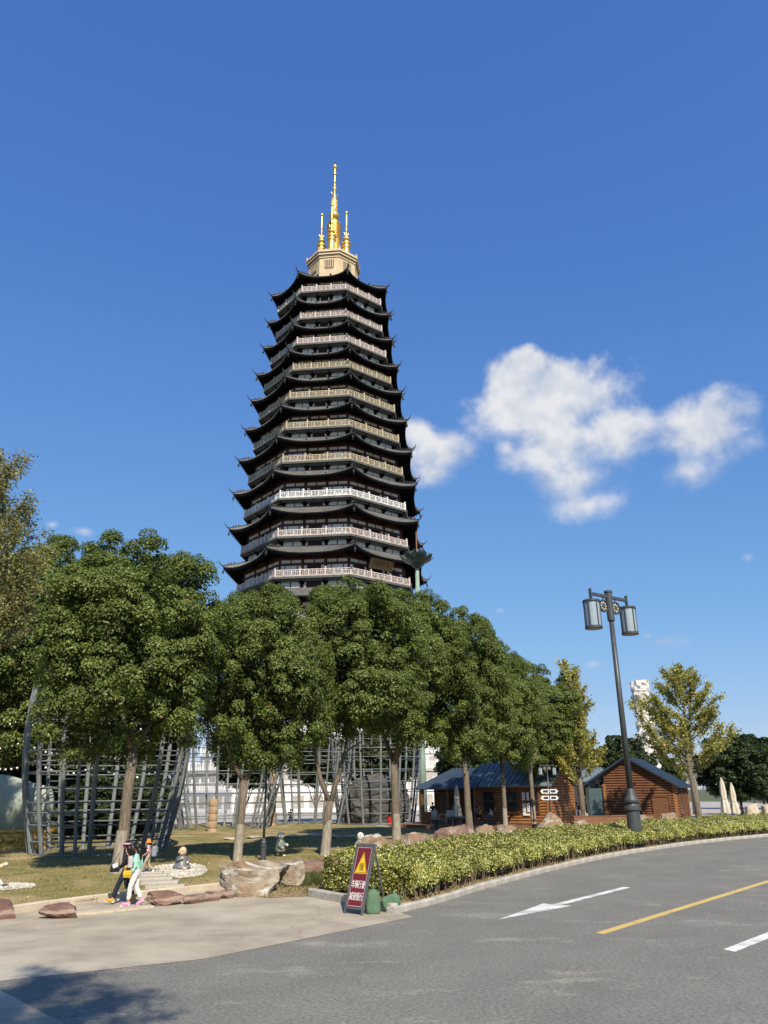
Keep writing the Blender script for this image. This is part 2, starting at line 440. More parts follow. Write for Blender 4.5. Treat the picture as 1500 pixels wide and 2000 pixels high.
def strip(a, b, w0, w1=None, skew=0.0):
    a, b = Vector((*a, 0)), Vector((*b, 0)); t = (b - a).normalized(); n = Vector((t.y, -t.x, 0)); w1 = w1 or w0
    return [(a - n * w0 / 2 - t * skew), (a + n * w0 / 2 + t * skew), (b + n * w1 / 2), (b - n * w1 / 2)]
def marking(name, poly, m):
    mb = MB(); mb.add([(p[0], p[1], 0.004) for p in poly], [tuple(range(len(poly)))])
    o = mb.build(name, m, road)
    if o.data.polygons[0].normal.z < 0: o.data.flip_normals()
    return o
tA, tB = Vector((2.54, 19.98)), Vector((7.28, 25.97))
dA = (tB - tA).normalized(); nA = Vector((dA.y, -dA.x))
ar = [tA, tA + dA * 3.0 + nA * 0.40, tA + dA * 2.95 + nA * 0.12, tB + nA * 0.12, tB - nA * 0.12, tA + dA * 2.95 - nA * 0.12, tA + dA * 3.0 - nA * 0.40]
marking('arrow_marking', [tuple(p) for p in ar], M_white)
ya, yb = Vector((4.37, 17.98)), Vector((12.1, 27.1)); yd = (yb - ya).normalized()
marking('centre_line', [tuple(p)[:2] for p in strip(ya, ya + yd * 55, 0.21, skew=-0.05)], M_yellow)
wa, wb = Vector((6.25, 16.05)), Vector((7.67, 17.57)); wd = (wb - wa).normalized()
marking('lane_line', [tuple(p)[:2] for p in strip(wa, wa + wd * 6, 0.25, skew=-0.05)], M_white)
marking('lane_line', [tuple(p)[:2] for p in strip(wa + wd * 12, wa + wd * 18, 0.25)], M_white)

LAWNK = [(-22.0, 9.0), (-14.5, 15.6), (-9.63, 21.32), (-8.88, 22.60), (-7.96, 23.83), (-6.82, 24.84), (-4.97, 26.83), (-4.2, 27.7)]
apron = sheet('concrete_apron', [(-6.45, 14.12), (-4.88, 14.96), (-3.32, 15.81), (-1.67, 17.78), (0.59, 20.51), (0.30, 21.2), (-0.92, 22.66), (-2.25, 24.6), (-4.2, 27.8)] + [tuple(p) for p in reversed(LAWNK[:-1])] + [(-40, -8), (-20, -20), (-4.25 + 9, 11.70 - 11), (-4.25, 11.70), (-5.96, 13.57)], 0.005, M_concrete)
plaza = sheet('plaza', [(-60, 57), (3, 57), (10, 50), (16, 50), (70, 95), (75, 190), (-80, 190)], -0.02, M_plaza)

# the lawn: a low, gently mounded sheet
LAWN = LAWNK + [(-2.5, 29.3), (-0.6, 31.2), (1.8, 35.2), (5.2, 41), (8.5, 46.2), (12, 52), (12.5, 56), (9, 59.5), (4, 63), (-2, 72), (-6, 80), (-30, 80), (-48, 62), (-48, 20), (-34, 4)]
def inside(x, y, poly):
    c = False; j = len(poly) - 1
    for i in range(len(poly)):
        xi, yi = poly[i]; xj, yj = poly[j]
        if (yi > y) != (yj > y) and x < (xj - xi) * (y - yi) / (yj - yi) + xi: c = not c
        j = i
    return c
def edge_dist(x, y, poly):
    best = 1e9
    for (ax, ay), (bx, by) in zip(poly, poly[1:] + poly[:1]):
        dx, dy = bx - ax, by - ay; t = max(0, min(1, ((x - ax) * dx + (y - ay) * dy) / (dx * dx + dy * dy)))
        best = min(best, hypot(x - ax - dx * t, y - ay - dy * t))
    return best
def lawn_z(x, y):
    e = min(1.0, edge_dist(x, y, LAWN) / 3.0)
    return 0.10 + e * (0.10 + 0.16 * noise.noise((x * 0.16, y * 0.16, 3.0)) + 0.03 * noise.noise((x * 0.9, y * 0.9, 1.0)))
def filled(name, poly, zf, step, m, kind='structure', parent=None):
    from mathutils.geometry import delaunay_2d_cdt
    b = []
    for (ax, ay), (bx, by) in zip(poly, poly[1:] + poly[:1]):
        k = max(1, int(hypot(bx - ax, by - ay) / step))
        b += [(ax + (bx - ax) * i / k, ay + (by - ay) * i / k) for i in range(k)]
    nb = len(b); xs = [p[0] for p in poly]; ys = [p[1] for p in poly]
    pts = list(b); y = min(ys)
    while y < max(ys):
        x = min(xs)
        while x < max(xs):
            if inside(x, y, poly) and edge_dist(x, y, poly) > step * 0.5: pts.append((x, y))
            x += step
        y += step
    r = delaunay_2d_cdt([Vector(p) for p in pts], [], [list(range(nb))], 1, 1e-5)
    mb = MB(); mb.add([(p.x, p.y, zf(p.x, p.y)) for p in r[0]], r[2])
    o = mb.build(name, m, parent, smooth=True)
    if parent is None: tag(o, kind=kind)
    if sum(p.normal.z for p in o.data.polygons) < 0: o.data.flip_normals()
    return o
lawn = filled('lawn', LAWN, lawn_z, 1.2, M_lawn)

# kerbs: stone by stone
def kerb_run(name, pts, w, h, m, side, gap=0.012):
    root = bpy.data.objects.new(name, None); COL.objects.link(root); tag(root, kind='structure')
    for i, (a, b) in enumerate(zip(pts, pts[1:])):
        a, b = Vector((a[0], a[1], 0)), Vector((b[0], b[1], 0)); d = b - a; L = d.length
        mb = MB(); rr = random.Random(i * 7 + len(pts))
        ch = 0.03; zt = h + rr.uniform(-0.008, 0.008)
        prof = [(0, -0.05), (0, zt - ch), (ch * side, zt), ((w - ch) * side, zt), (w * side, zt - ch), (w * side, -0.05)]
        vs = []; 
        for x in (gap / 2, L - gap / 2):
            for (y, z) in prof: vs.append((x, y + rr.uniform(-0.004, 0.004), z + rr.uniform(-0.006, 0.006)))
        n = len(prof)
        fs = [tuple(range(n)), tuple(reversed(range(n, 2 * n)))] + [(i2, n + i2, n + (i2 + 1) % n, (i2 + 1) % n) for i2 in range(n)]
        mb.add(vs, fs)
        o = mb.build('kerb_stone', m, root, loc=a, rz=atan2(d.y, d.x))
    return root
kerb_run('kerb', kl, 0.22, 0.15, M_kerb, 1)
kerb_run('verge_kerb', [(-2.30, 24.50), (-1.25, 23.05), (-0.35, 21.75), (0.06, 21.15)], 0.22, 0.22, M_kerb, 1)
kerb_run('lawn_kerb', [(p.x, p.y) for p in resample(LAWNK, 1.35)], 0.16, 0.20, M_kerb2, 1)

# planting bed behind the road kerb and the bare verge beside the sign
def offset_line(pts, d):
    out = []
    for i, p in enumerate(pts):
        t = (Vector(pts[min(i + 1, len(pts) - 1)]) - Vector(pts[max(i - 1, 0)])).normalized()
        out.append((p[0] - t.y * d, p[1] + t.x * d))
    return out
bed = sheet('planting_bed', offset_line(kl, 0.2)[3:] + list(reversed(offset_line(kl, 3.9)[5:])), 0.09, M_soil)
VERGE = [(-2.28, 24.55), (-1.2, 23.1), (-0.3, 21.85), (0.3, 21.75), (1.1, 23.0), (-0.4, 28), (-0.9, 30.6), (-2.6, 29.0), (-4.3, 27.7), (-4.75, 26.2), (-4.5, 24.9), (-3.4, 24.3)]
def verge_z(x, y):
    e = min(1.0, edge_dist(x, y, VERGE) / 1.4)
    return 0.012 + e * (0.14 + 0.10 * noise.noise((x * 0.9, y * 0.9, 6.0)))
verge = filled('verge', VERGE, verge_z, 0.3, M_soil)

# ------------------------------------------------------------------ pagoda
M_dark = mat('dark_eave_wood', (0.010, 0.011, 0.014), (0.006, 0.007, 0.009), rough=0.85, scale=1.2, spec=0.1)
M_maroon = mat('maroon_timber', (0.095, 0.032, 0.026), (0.06, 0.021, 0.018), rough=0.6, scale=1.5)
M_tile = mat('bronze_roof_tile', (0.155, 0.148, 0.138), (0.095, 0.092, 0.088), rough=0.6, scale=0.9, spec=0.5)
M_ridge = mat('grey_ridge_tile', (0.05, 0.048, 0.045), (0.03, 0.029, 0.028), rough=0.6, scale=2)
M_plaster = mat('white_plaster', (0.74, 0.72, 0.69), (0.62, 0.61, 0.585), rough=0.85, scale=1.1)
M_slab = mat('balcony_slab', (0.12, 0.118, 0.112), (0.08, 0.078, 0.075), rough=0.75, scale=1.0)
RAILM = {'pink': mat('pink_marble', (0.66, 0.57, 0.53), (0.54, 0.46, 0.43), rough=0.6, scale=1.5),
         'gold': mat('gilded_rail', (0.54, 0.46, 0.31), (0.43, 0.37, 0.25), rough=0.5, scale=1.5),
         'white': mat('white_marble', (0.80, 0.79, 0.77), (0.68, 0.67, 0.65), rough=0.55, scale=1.5)}
M_door = mat('dark_lattice_door', (0.030, 0.012, 0.010), (0.018, 0.008, 0.008), rough=0.5, scale=3)
M_beige = mat('gilded_drum', (0.60, 0.47, 0.29), (0.52, 0.40, 0.24), rough=0.55, scale=0.8)
M_gold = mat('gold_leaf', (0.83, 0.56, 0.16), (0.72, 0.46, 0.12), rough=0.42, scale=2.0, metal=0.75, spec=0.5)
M_brass = mat('brass_plaque', (0.27, 0.17, 0.075), (0.20, 0.12, 0.05), rough=0.45, scale=1.5, spec=0.5)
ZE = [111.4, 104.04, 97.23, 90.11, 83.51, 76.32, 69.01, 61.45, 53.64, 45.59, 37.3, 28.8, 20.2]
RE = [14.59, 15.16, 15.91, 17.10, 17.94, 18.90, 19.89, 20.59, 21.01, 21.71, 22.3, 22.8, 23.3]
ZB = [107.26, 100.25, 93.3, 86.44, 79.3, 71.95, 64.29, 56.47, 48.6, 40.58, 32.2, 23.7, 13.2]
RB = [12.90, 13.1, 14.05, 15.17, 16.0, 16.85, 17.6, 18.1, 18.33, 18.75, 19.1, 19.4, 19.7]
RAILC = ['pink', 'pink', 'pink', 'gold', 'gold', 'gold', 'gold', 'white', 'pink', 'pink', 'pink', 'white', 'white']
S8, C8 = sin(pi / 8), cos(pi / 8)
def face_matrix(f, u, d, z):
    """Face f of the octagon: u along it, d outward from the axis."""
    n = pi / 8 + f * pi / 4
    return Matrix.Translation((u * cos(n) + d * sin(n), u * sin(n) - d * cos(n), z)) @ Matrix.Rotation(n, 4, 'Z')
def fp(f, u, d, z):
    n = pi / 8 + f * pi / 4
    return (u * cos(n) + d * sin(n), u * sin(n) - d * cos(n), z)
FRONT, RIGHT, LEFT = 7, 0, 6
def octa(mb, R, z0, z1):
    mb.lathe([(R, z0), (R, z1)], 8, phase=-pi / 2)
UNIT = {}
def unit_box(m):
    if m.name not in UNIT: UNIT[m.name] = MB().box((0, 0, 0), (1, 1, 1)).mesh('panel', m)
    return UNIT[m.name]
def pieces(parent, name, m, me, placed):
    """placed: (matrix4, alone). Lone pieces share a mesh; the rest are joined."""
    rest = None
    for Mx, alone in placed:
        if alone:
            o = bpy.data.objects.new(name, me); COL.objects.link(o); o.parent = parent; o.matrix_local = Mx
        else:
            if rest is None: rest = MB()
            rest.add([v.co for v in me.vertices], [tuple(p.vertices) for p in me.polygons], Mx)
    if rest: tag(rest.build(name, m, parent), kind='stuff')
def scaled(f, u, d, z, sx, sy, sz):
    return face_matrix(f, u, d, z) @ Matrix.Diagonal((sx, sy, sz, 1))
def bracket_mesh():
    mb = MB()
    mb.box((0, -0.10, -0.86), (0.42, 0.40, 0.24)); mb.box((0, -0.22, -0.62), (1.10, 0.34, 0.20)); mb.box((0, -0.30, -0.60), (0.30, 0.90, 0.20))
    mb.box((0, -0.45, -0.36), (1.55, 0.32, 0.20)); mb.box((0, -0.50, -0.34), (0.30, 1.45, 0.20))
    for x in (-0.62, 0, 0.62): mb.box((x, -0.55, -0.19), (0.34, 0.42, 0.16))
    mb.box((0, -0.66, -0.03), (2.0, 0.34, 0.16)); mb.box((0, -0.70, -0.05), (0.32, 1.9, 0.17))
    return mb.mesh('bracket', M_dark)
def rail_mesh(m, key):
    """One railing bay, unit width, 1.25 m high."""
    mb = MB()
    mb.box((0, 0, 1.17), (1, 0.16, 0.12)); mb.box((0, 0, 0.88), (1, 0.10, 0.09)); mb.box((0, 0, 0.10), (1, 0.16, 0.16))
    for x in (-1 / 6, 1 / 6): mb.box((x, 0, 0.62), (0.045, 0.16, 1.1))
    for i in range(3):
        c = (i - 1) / 3
        mb.box((c, 0, 0.36), (0.30, 0.06, 0.07)); mb.box((c, 0, 0.62), (0.20, 0.06, 0.07))
        for dx in (-0.10, 0.0, 0.10): mb.box((c + dx, 0, 0.50), (0.018, 0.06, 0.72))
        mb.box((c, 0, 1.03), (0.03, 0.1, 0.22))
    return mb.mesh('railing', m)
def post_mesh(m):
    mb = MB(); mb.box((0, 0, 0.68), (0.30, 0.30, 1.36)); mb.lathe([(0.10, 1.36), (0.17, 1.45), (0.18, 1.6), (0.12, 1.74), (0.02, 1.8)], 8)
    return mb.mesh('rail_post', m)
def bell_mesh():
    mb = MB(); mb.path([(0, 0, 0), (0, 0, -0.35)], 0.04, 5); mb.lathe([(0.05, -0.35), (0.17, -0.45), (0.20, -0.75), (0.26, -0.85), (0.02, -0.86)], 8)
    mb.box((0, 0, -1.05), (0.16, 0.03, 0.3)); return mb.mesh('wind_bell', M_ridge)
def build_roof(root, k, Rw, ztop):
    R, Z = RE[k], ZE[k]; dc, hc = R * C8, R * S8; dw, hw = Rw * C8, Rw * S8
    def eave(s):
        a = abs(s) ** 2.6
        return hc * s, dc - 0.75 * (1 - a), Z - 1.05 * (1 - a)
    def surf(s, t):                        # t 0 at wall, 1 at eave
        ue, de, ze = eave(s); uw, zw = hw * s, ztop
        tt = t ** 0.8
        return (uw + (ue - uw) * t, dw + (de - dw) * t, zw + (ze - zw) * tt)
    mb = MB(); ns, nt = 16, 5
    for f in range(8):
        o = len(mb.v)
        for j in range(nt + 1):
            for i in range(ns + 1): mb.v.append(fp(f, *surf(-1 + 2 * i / ns, j / nt)))
        for j in range(nt):
            for i in range(ns):
                a = o + j * (ns + 1) + i; mb.f.append((a, a + ns + 1, a + ns + 2, a + 1))
    roof = mb.build('roof', M_tile, root)
    # rows of round tiles
    mb = MB(); nr = int(2 * hc / 0.42)
    for f in range(8):
        for i in range(nr):
            s = -1 + (2 * i + 1) / nr
            o = len(mb.v)
            for j in range(5):
                u, d, z = surf(s, j / 4 * 1.004)
                for du, dz in ((-0.11, 0), (0, 0.17), (0.11, 0)): mb.v.append(fp(f, u + du, d, z + dz))
            for j in range(4):
                a = o + j * 3; mb.f += [(a, a + 3, a + 4, a + 1), (a + 1, a + 4, a + 5, a + 2)]
            a = o + 12; mb.f.append((a, a + 2, a + 1))
    tag(mb.build('roof_tile', M_tile, roof), kind='stuff')
    # eave board, soffit and rafters
    mb = MB(); zs = Z - 0.15
    for f in range(8):
        o = len(mb.v); q = []
        for i in range(ns + 1):
            s = -1 + 2 * i / ns; u, d, z = eave(s)
            mb.v += [fp(f, u, d, z), fp(f, u, d, z - 0.26), fp(f, hw * s * 1.02, dw, zs)]
        for i in range(ns):
            a = o + i * 3; mb.f += [(a, a + 1, a + 4, a + 3), (a + 1, a + 2, a + 5, a + 4)]
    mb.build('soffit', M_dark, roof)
    mb = MB(); nr = int(2 * hc / 0.62)
    for f in range(8):
        for i in range(nr):
            s = -1 + (2 * i + 1) / nr; u, d, z = eave(s)
            mb.beam(fp(f, u, d + 0.02, z - 0.50), fp(f, hw * s, dw, zs - 0.08), 0.16, 0.20)
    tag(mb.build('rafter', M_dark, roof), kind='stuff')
    for v in range(8):
        a = v * pi / 4
        P = lambda r, z: (r * sin(a), -r * cos(a), z)
        pts = []
        for j in range(6):
            t = j / 5; pts.append(P(Rw + (R - Rw) * t, ztop + (Z - ztop) * t ** 0.8 + 0.18))
        pts += [P(R + 0.45, Z + 0.45), P(R + 0.85, Z + 1.0), P(R + 1.0, Z + 1.5)]
        mb = MB(); mb.path(pts, [0.20] * 6 + [0.11, 0.06, 0.02], 6)
        for t in (0.55, 0.68, 0.80): mb.ball(P(Rw + (R - Rw) * t, ztop + (Z - ztop) * t ** 0.8 + 0.5), (0.13, 0.13, 0.3), 6, 4)
        mb.build('hip_ridge', M_ridge, roof)
        link('wind_bell', BELL, roof, P(R - 0.05, Z - 0.35))
    return roof
BELL = bell_mesh(); BRACK = bracket_mesh()
def build_pagoda():
    A1 = radians(16.8)
    root = thing('pagoda', 'thirteen storey dark pagoda with upturned eaves and golden spire above the trees', 'pagoda', (-11.62, 155, 0), A1)
    RAILS = {c: (rail_mesh(m, c), post_mesh(m)) for c, m in RAILM.items()}
    for k in range(13):
        Rw = RB[k] - 1.5; z0, z1 = ZB[k], ZE[k]; H = z1 - z0; vis = k < 10
        mb = MB(); octa(mb, Rw, z0 - 0.2, z1 + 0.5)
        wall = mb.build('storey_wall', M_maroon if k >= 6 else mat('shaded_maroon_timber', (0.028, 0.014, 0.014), (0.018, 0.010, 0.010), rough=0.6), root)  # upper storeys use a darker maroon copy, their shade put into the colour
        dw, hw = Rw * C8, Rw * S8
        pan, cols, lint, doors, br = [], [], [], [], []
        for f in range(8):
            one = vis and (f == FRONT or (f == RIGHT and k >= 5))
            for b in (-1, 0, 1):
                c = b * 2 * hw / 3; bw = 2 * hw / 3 - 0.5
                door = (b == 0) if f in (FRONT, LEFT, 2, 3) else True
                zm, hm = z0 + 0.30 * H, 0.36 * H
                if door:
                    doors.append((scaled(f, c, dw + 0.03, zm - 0.05 * H, bw * 0.64, 0.12, hm * 1.15), one))
                    for s in (-1, 1): pan.append((scaled(f, c + s * bw * 0.42, dw + 0.05, zm, bw * 0.15, 0.10, hm), one))
                else:
                    pan.append((scaled(f, c, dw + 0.05, zm, bw * 0.54, 0.10, hm), one))
                    for s in (-1, 1): pan.append((scaled(f, c + s * bw * 0.41, dw + 0.05, zm, bw * 0.17, 0.10, hm), one))
                for s in (-1, 1): pan.append((scaled(f, c + s * bw * 0.26, dw + 0.05, z0 + 0.635 * H, bw * 0.45, 0.10, 0.125 * H), one))
            lint.append((scaled(f, 0, dw + 0.12, z0 + 0.53 * H, 2 * hw, 0.30, 0.07 * H), one))
            lint.append((scaled(f, 0, dw + 0.12, z0 + 0.73 * H, 2 * hw, 0.34, 0.06 * H), one))
            for u in (-hw / 3, hw / 3, hw):
                cols.append((face_matrix(f, u, dw + (0.08 if u < hw else 0.02), z0) @ Matrix.Diagonal((1, 1, H * 0.8, 1)), one))
                br.append((face_matrix(f, u, dw + 0.1, z0 + 0.98 * H) @ (Matrix.Rotation(pi / 8, 4, 'Z') if u == hw else Matrix.Identity(4)), one))
        colm = MB().lathe([(0.27, 0), (0.25, 1)], 8).mesh('column', M_maroon)
        pieces(wall, 'wall_panel', M_plaster, unit_box(M_plaster), pan)
        pieces(wall, 'lintel', M_maroon, unit_box(M_maroon), lint)
        pieces(wall, 'door', M_door, unit_box(M_door), doors)
        pieces(wall, 'column', M_maroon, colm, cols)
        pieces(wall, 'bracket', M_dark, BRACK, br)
        # balcony with balustrade
        mb = MB(); octa(mb, RB[k] + 0.15, z0 - 0.42, z0); octa(mb, RB[k] - 0.35, z0 - 0.75, z0 - 0.41)
        balc = mb.build('balcony', M_slab, root)
        rm, pm = RAILS[RAILC[k]]; rails, posts = [], []
        db, hb = RB[k] * C8 - 0.1, RB[k] * S8 - 0.05
        for f in range(8):
            one = vis and f in (FRONT, RIGHT, LEFT)
            for b in (-1, 0, 1):
                rails.append((scaled(f, b * 2 * hb / 3, db, z0, 2 * hb / 3 - 0.28, 1, 1.08), one))
            for u in (-hb / 3, hb / 3, hb): posts.append((face_matrix(f, u, db, z0), one))
        pieces(balc, 'railing', RAILM[RAILC[k]], rm, rails); pieces(balc, 'rail_post', RAILM[RAILC[k]], pm, posts)
        # roof, and the low wall between it and the balcony above
        if k == 0:
            build_roof(root, 0, 6.2, 115.6)
        else:
            Rs = RB[k - 1] - 1.45; zt = ZE[k] + 1.30
            build_roof(root, k, Rs, zt)
            mb = MB(); octa(mb, Rs, ZE[k] + 0.4, ZB[k - 1] - 0.3)
            sk = mb.build('skirt_wall', M_maroon, root); ds, hs = Rs * C8, Rs * S8
            zp0, zp1 = zt + 0.12, ZB[k - 1] - 0.62; pan, dk, br = [], [], []
            for f in range(8):
                one = f == FRONT and k < 10
                for b in (-1, 0, 1):
                    c = b * 2 * hs / 3; bw = 2 * hs / 3 - 0.7
                    if b == 0 and f != RIGHT:
                        dk.append((scaled(f, c, ds + 0.03, (zp0 + zp1) / 2, bw * 0.75, 0.10, zp1 - zp0), one))
                        for s in (-1, 1): pan.append((scaled(f, c + s * bw * 0.45, ds + 0.05, (zp0 + zp1) / 2, bw * 0.12, 0.10, zp1 - zp0), one))
                    else:
                        for s in (-1, 1): pan.append((scaled(f, c + s * bw * 0.26, ds + 0.05, (zp0 + zp1) / 2, bw * 0.46, 0.10, zp1 - zp0), one))
                for u in (-hs / 3, hs / 3, hs):
                    br.append((face_matrix(f, u, ds + 0.05, ZB[k - 1] - 0.58) @ (Matrix.Rotation(pi / 8, 4, 'Z') if u == hs else Matrix.Identity(4)) @ Matrix.Diagonal((0.8, 0.72, 0.85, 1)), one))
            pieces(sk, 'skirt_panel', M_plaster, unit_box(M_plaster), pan)
            pieces(sk, 'grille', M_door, unit_box(M_door), dk)
            pieces(sk, 'bracket', M_dark, BRACK, br)
    # name board on the lowest storey in view
    k = 9; Rw = RB[k] - 1.5; dw = Rw * C8
    T = face_matrix(RIGHT, -0.3, dw + 1.75, ZB[k] + 2.95) @ Matrix.Rotation(radians(24), 4, 'X')
    mb = MB(); mb.box((0, 0, 0), (5.2, 0.22, 1.75)); 
    pl = mb.build('name_board', M_brass, root); pl.matrix_local = T; soft(pl, 0.05)
    fr = MB()
    for z in (-0.92, 0.92): fr.box((0, -0.06, z), (5.5, 0.34, 0.16))
    for x in (-2.67, 2.67): fr.box((x, -0.06, 0), (0.16, 0.34, 1.68))
    fr.build('board_frame', mat('board_frame', (0.34, 0.22, 0.10), rough=0.45), pl)
    tm = text_mesh('塔寶寧天', 1.05, 'board_lettering', mat('dark_lettering', (0.035, 0.022, 0.015), rough=0.6))
    o = link('board_lettering', tm, pl, (0, -0.118, 0)); o.rotation_euler = (pi / 2, 0, 0)
    # the gilded drum on the top roof
    mb = MB(); octa(mb, 6.07, 113.6, 121.2); drum = mb.build('drum', M_beige, root)
    d = 6.07 * C8; h = 6.07 * S8
    wm = mat('drum_window', (0.10, 0.085, 0.07), rough=0.5)
    for f in range(8):
        w = MB().box((0, 0, 0), (2.1, 0.14, 1.9)).build('window', wm, drum); w.matrix_local = face_matrix(f, 0, d + 0.02, 119.3)
        wb = MB()
        for x in (-0.75, -0.25, 0.25, 0.75): wb.box((x, -0.07, 0), (0.17, 0.12, 1.9))
        for z in (-0.98, 0.98): wb.box((0, -0.07, z), (2.3, 0.14, 0.12))
        wb.build('window_bar', M_beige, w)
        wb = MB()
        for i in range(7): wb.box((-0.9 + i * 0.3, -0.03, -1.4), (0.15, 0.08, 0.32))
        wb.build('window_relief', wm, w)
    mb = MB(); octa(mb, 6.28, 120.9, 121.25); octa(mb, 6.55, 121.65, 122.0); octa(mb, 6.72, 122.35, 123.0); mb.build('cornice', M_beige, drum)
    mb = MB(); octa(mb, 6.35, 121.25, 121.65); octa(mb, 6.50, 122.0, 122.35); mb.build('cornice_recess', mat('cornice_recess', (0.16, 0.11, 0.075), rough=0.6), drum)
    mb = MB()
    for v in range(8): a = v * pi / 4; mb.box((6.5 * sin(a), -6.5 * cos(a), 123.35), (0.25, 0.25, 0.75), a)
    octa_rail = mb.build('parapet_post', M_beige, drum)
    mb = MB(); octa(mb, 4.6, 122.9, 123.5); mb.build('spire_plinth', M_beige, root)
    # main spire
    prof = [(1.75, 123.3), (1.75, 123.9), (1.45, 124.1), (1.40, 130.4)]
    for i in range(9): z = 130.6 + i * 0.56; prof += [(1.56, z), (1.56, z + 0.2), (1.28, z + 0.24), (1.28, z + 0.5)]
    prof += [(1.0, 135.8), (0.7, 136.3), (0.85, 136.6)]
    for i in range(7): a = -pi / 2 + 0.55 + (pi - 1.0) * i / 6; prof.append((1.16 * cos(a), 137.9 + 1.25 * sin(a)))
    prof += [(0.42, 139.3), (0.35, 140.0), (0.30, 143.6), (0.30, 145.8), (0.46, 146.1), (0.50, 146.4), (0.36, 146.8), (0.22, 147.0), (0.22, 148.2), (0.36, 148.4), (0.34, 148.65), (0.2, 148.8), (0.2, 150.6), (0.42, 150.8), (0.42, 151.35), (0.2, 151.5), (0.2, 152.7), (0.36, 152.85), (0.55, 153.3), (0.48, 153.7), (0.05, 154.0)]
    sp = MB().lathe([(r * 1.1, z) for r, z in prof], 16).build('spire', M_gold, root, smooth=True)
    sp.modifiers.new('edges', 'EDGE_SPLIT').split_angle = radians(38)
    mb = MB()
    for q in range(4):
        a = q * pi / 2 + 0.35
        out = [(0.25, 139.9), (0.75, 139.75), (0.98, 140.3), (0.70, 140.9), (0.95, 141.7), (0.80, 142.6), (0.92, 143.3), (0.45, 143.1), (0.25, 143.4)]
        n = len(out); vs = []
        for t in (-0.06, 0.06): vs += [(r * cos(a) - t * sin(a), r * sin(a) + t * cos(a), z) for r, z in out]
        mb.add(vs, [tuple(range(n)), tuple(reversed(range(n, 2 * n)))] + [(i, (i + 1) % n, n + (i + 1) % n, n + i) for i in range(n)])
    mb.build('flame_fin', M_gold, sp)
    mb = MB(); pts = [(cos(t) * 0.95, 0, 145.0 - sin(t) * 0.85) for t in np.linspace(-0.25, pi + 0.25, 11)]
    mb.path([(x * cos(0.3), x * sin(0.3), z) for x, _, z in pts], [0.03, .08, .12, .16, .18, .2, .18, .16, .12, .08, .03], 6); mb.build('crescent', M_gold, sp, smooth=True)
    # four lesser spires round it
    prof = [(0.95, 123.3), (0.95, 123.9), (0.78, 124.1), (0.72, 127.6), (0.92, 127.8), (0.92, 128.1), (0.72, 128.2), (0.72, 128.6), (0.98, 128.8), (0.98, 129.1), (0.62, 129.3), (0.4, 129.7)]
    for i in range(7): a = -pi / 2 + 0.6 + (pi - 1.05) * i / 6; prof.append((0.70 * cos(a), 130.5 + 0.78 * sin(a)))
    prof += [(0.26, 131.5), (0.20, 132.6), (0.34, 132.75), (0.16, 132.9), (0.15, 134.0), (0.26, 134.1), (0.15, 134.25), (0.20, 135.5), (0.14, 138.1), (0.34, 138.35), (0.30, 138.7), (0.04, 138.9)]
    me = MB().lathe([(r * 1.2, z) for r, z in prof], 12).mesh('lesser_spire', M_gold, True)
    for q in range(4):
        a = -pi / 8 + q * pi / 2
        o = link('lesser_spire', me, root, (3.1 * sin(a), -3.1 * cos(a), 0)); o.modifiers.new('edges', 'EDGE_SPLIT').split_angle = radians(38)
        mb = MB()
        for s in (-1, 1): mb.path([(s * 0.1, 0, 131.8), (s * 0.5, 0, 132.0), (s * 0.62, 0, 132.5)], [0.1, 0.08, 0.02], 5)
        mb.build('spire_horn', M_gold, o)
    # white marble terraces
    M_marble = mat('terrace_marble', (0.78, 0.77, 0.74), (0.66, 0.65, 0.62), rough=0.7, scale=0.4)
    M_tan = mat('terrace_wall', (0.46, 0.42, 0.37), (0.38, 0.35, 0.31), rough=0.8, scale=0.4)
    rm, pm = RAILS['white']
    for R, za, zb, m in ((27.5, -0.1, 3.4, M_marble), (25.6, 3.4, 6.6, M_tan), (23.6, 6.6, 9.6, M_marble), (21.8, 9.6, 13.0, M_marble)):
        mb = MB(); octa(mb, R, za, zb); octa(mb, R + 0.25, zb - 0.45, zb + 0.003)
        t = mb.build('terrace', m, root)
        db, hb = R * C8 - 0.1, R * S8; rails, posts, niche = [], [], []
        for f in range(8):
            one = f in (FRONT, RIGHT)
            for b in range(7):
                c = (b - 3) * 2 * hb / 7
                rails.append((scaled(f, c, db, zb, 2 * hb / 7 - 0.28, 1, 1.0), one and zb < 4)); posts.append((face_matrix(f, c + hb / 7, db, zb), one and zb < 4))
                niche.append((scaled(f, c, R * C8 + 0.02, (za + zb) / 2 - 0.1, 2 * hb / 7 * 0.72, 0.10, (zb - za) * 0.5), False))
        pieces(t, 'railing', RAILM['white'], rm, rails); pieces(t, 'rail_post', RAILM['white'], pm, posts)
        pieces(t, 'relief_panel', M_tan, unit_box(M_tan), niche)
    return root
build_pagoda()

# ------------------------------------------------------------------ trees
M_bark = mat('grey_bark', (0.21, 0.17, 0.125), (0.11, 0.088, 0.066), rough=0.95, scale=5, detail=8, bump=0.9, bump_scale=9, stretch=(3, 3, 0.5))
M_lime = mat('faded_limewash', (0.36, 0.32, 0.255), (0.21, 0.18, 0.14), rough=0.95, scale=5, detail=9, bump=0.5, bump_scale=14, stretch=(3, 3, 0.7))
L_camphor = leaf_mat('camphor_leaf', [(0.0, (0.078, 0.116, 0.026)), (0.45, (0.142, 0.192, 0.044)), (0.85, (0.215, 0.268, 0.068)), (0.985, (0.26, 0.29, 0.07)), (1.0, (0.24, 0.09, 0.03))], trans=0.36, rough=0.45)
L_dark = leaf_mat('dark_leaf', [(0.0, (0.020, 0.038, 0.012)), (0.6, (0.036, 0.060, 0.016)), (1.0, (0.065, 0.090, 0.026))], trans=0.2, rough=0.5)
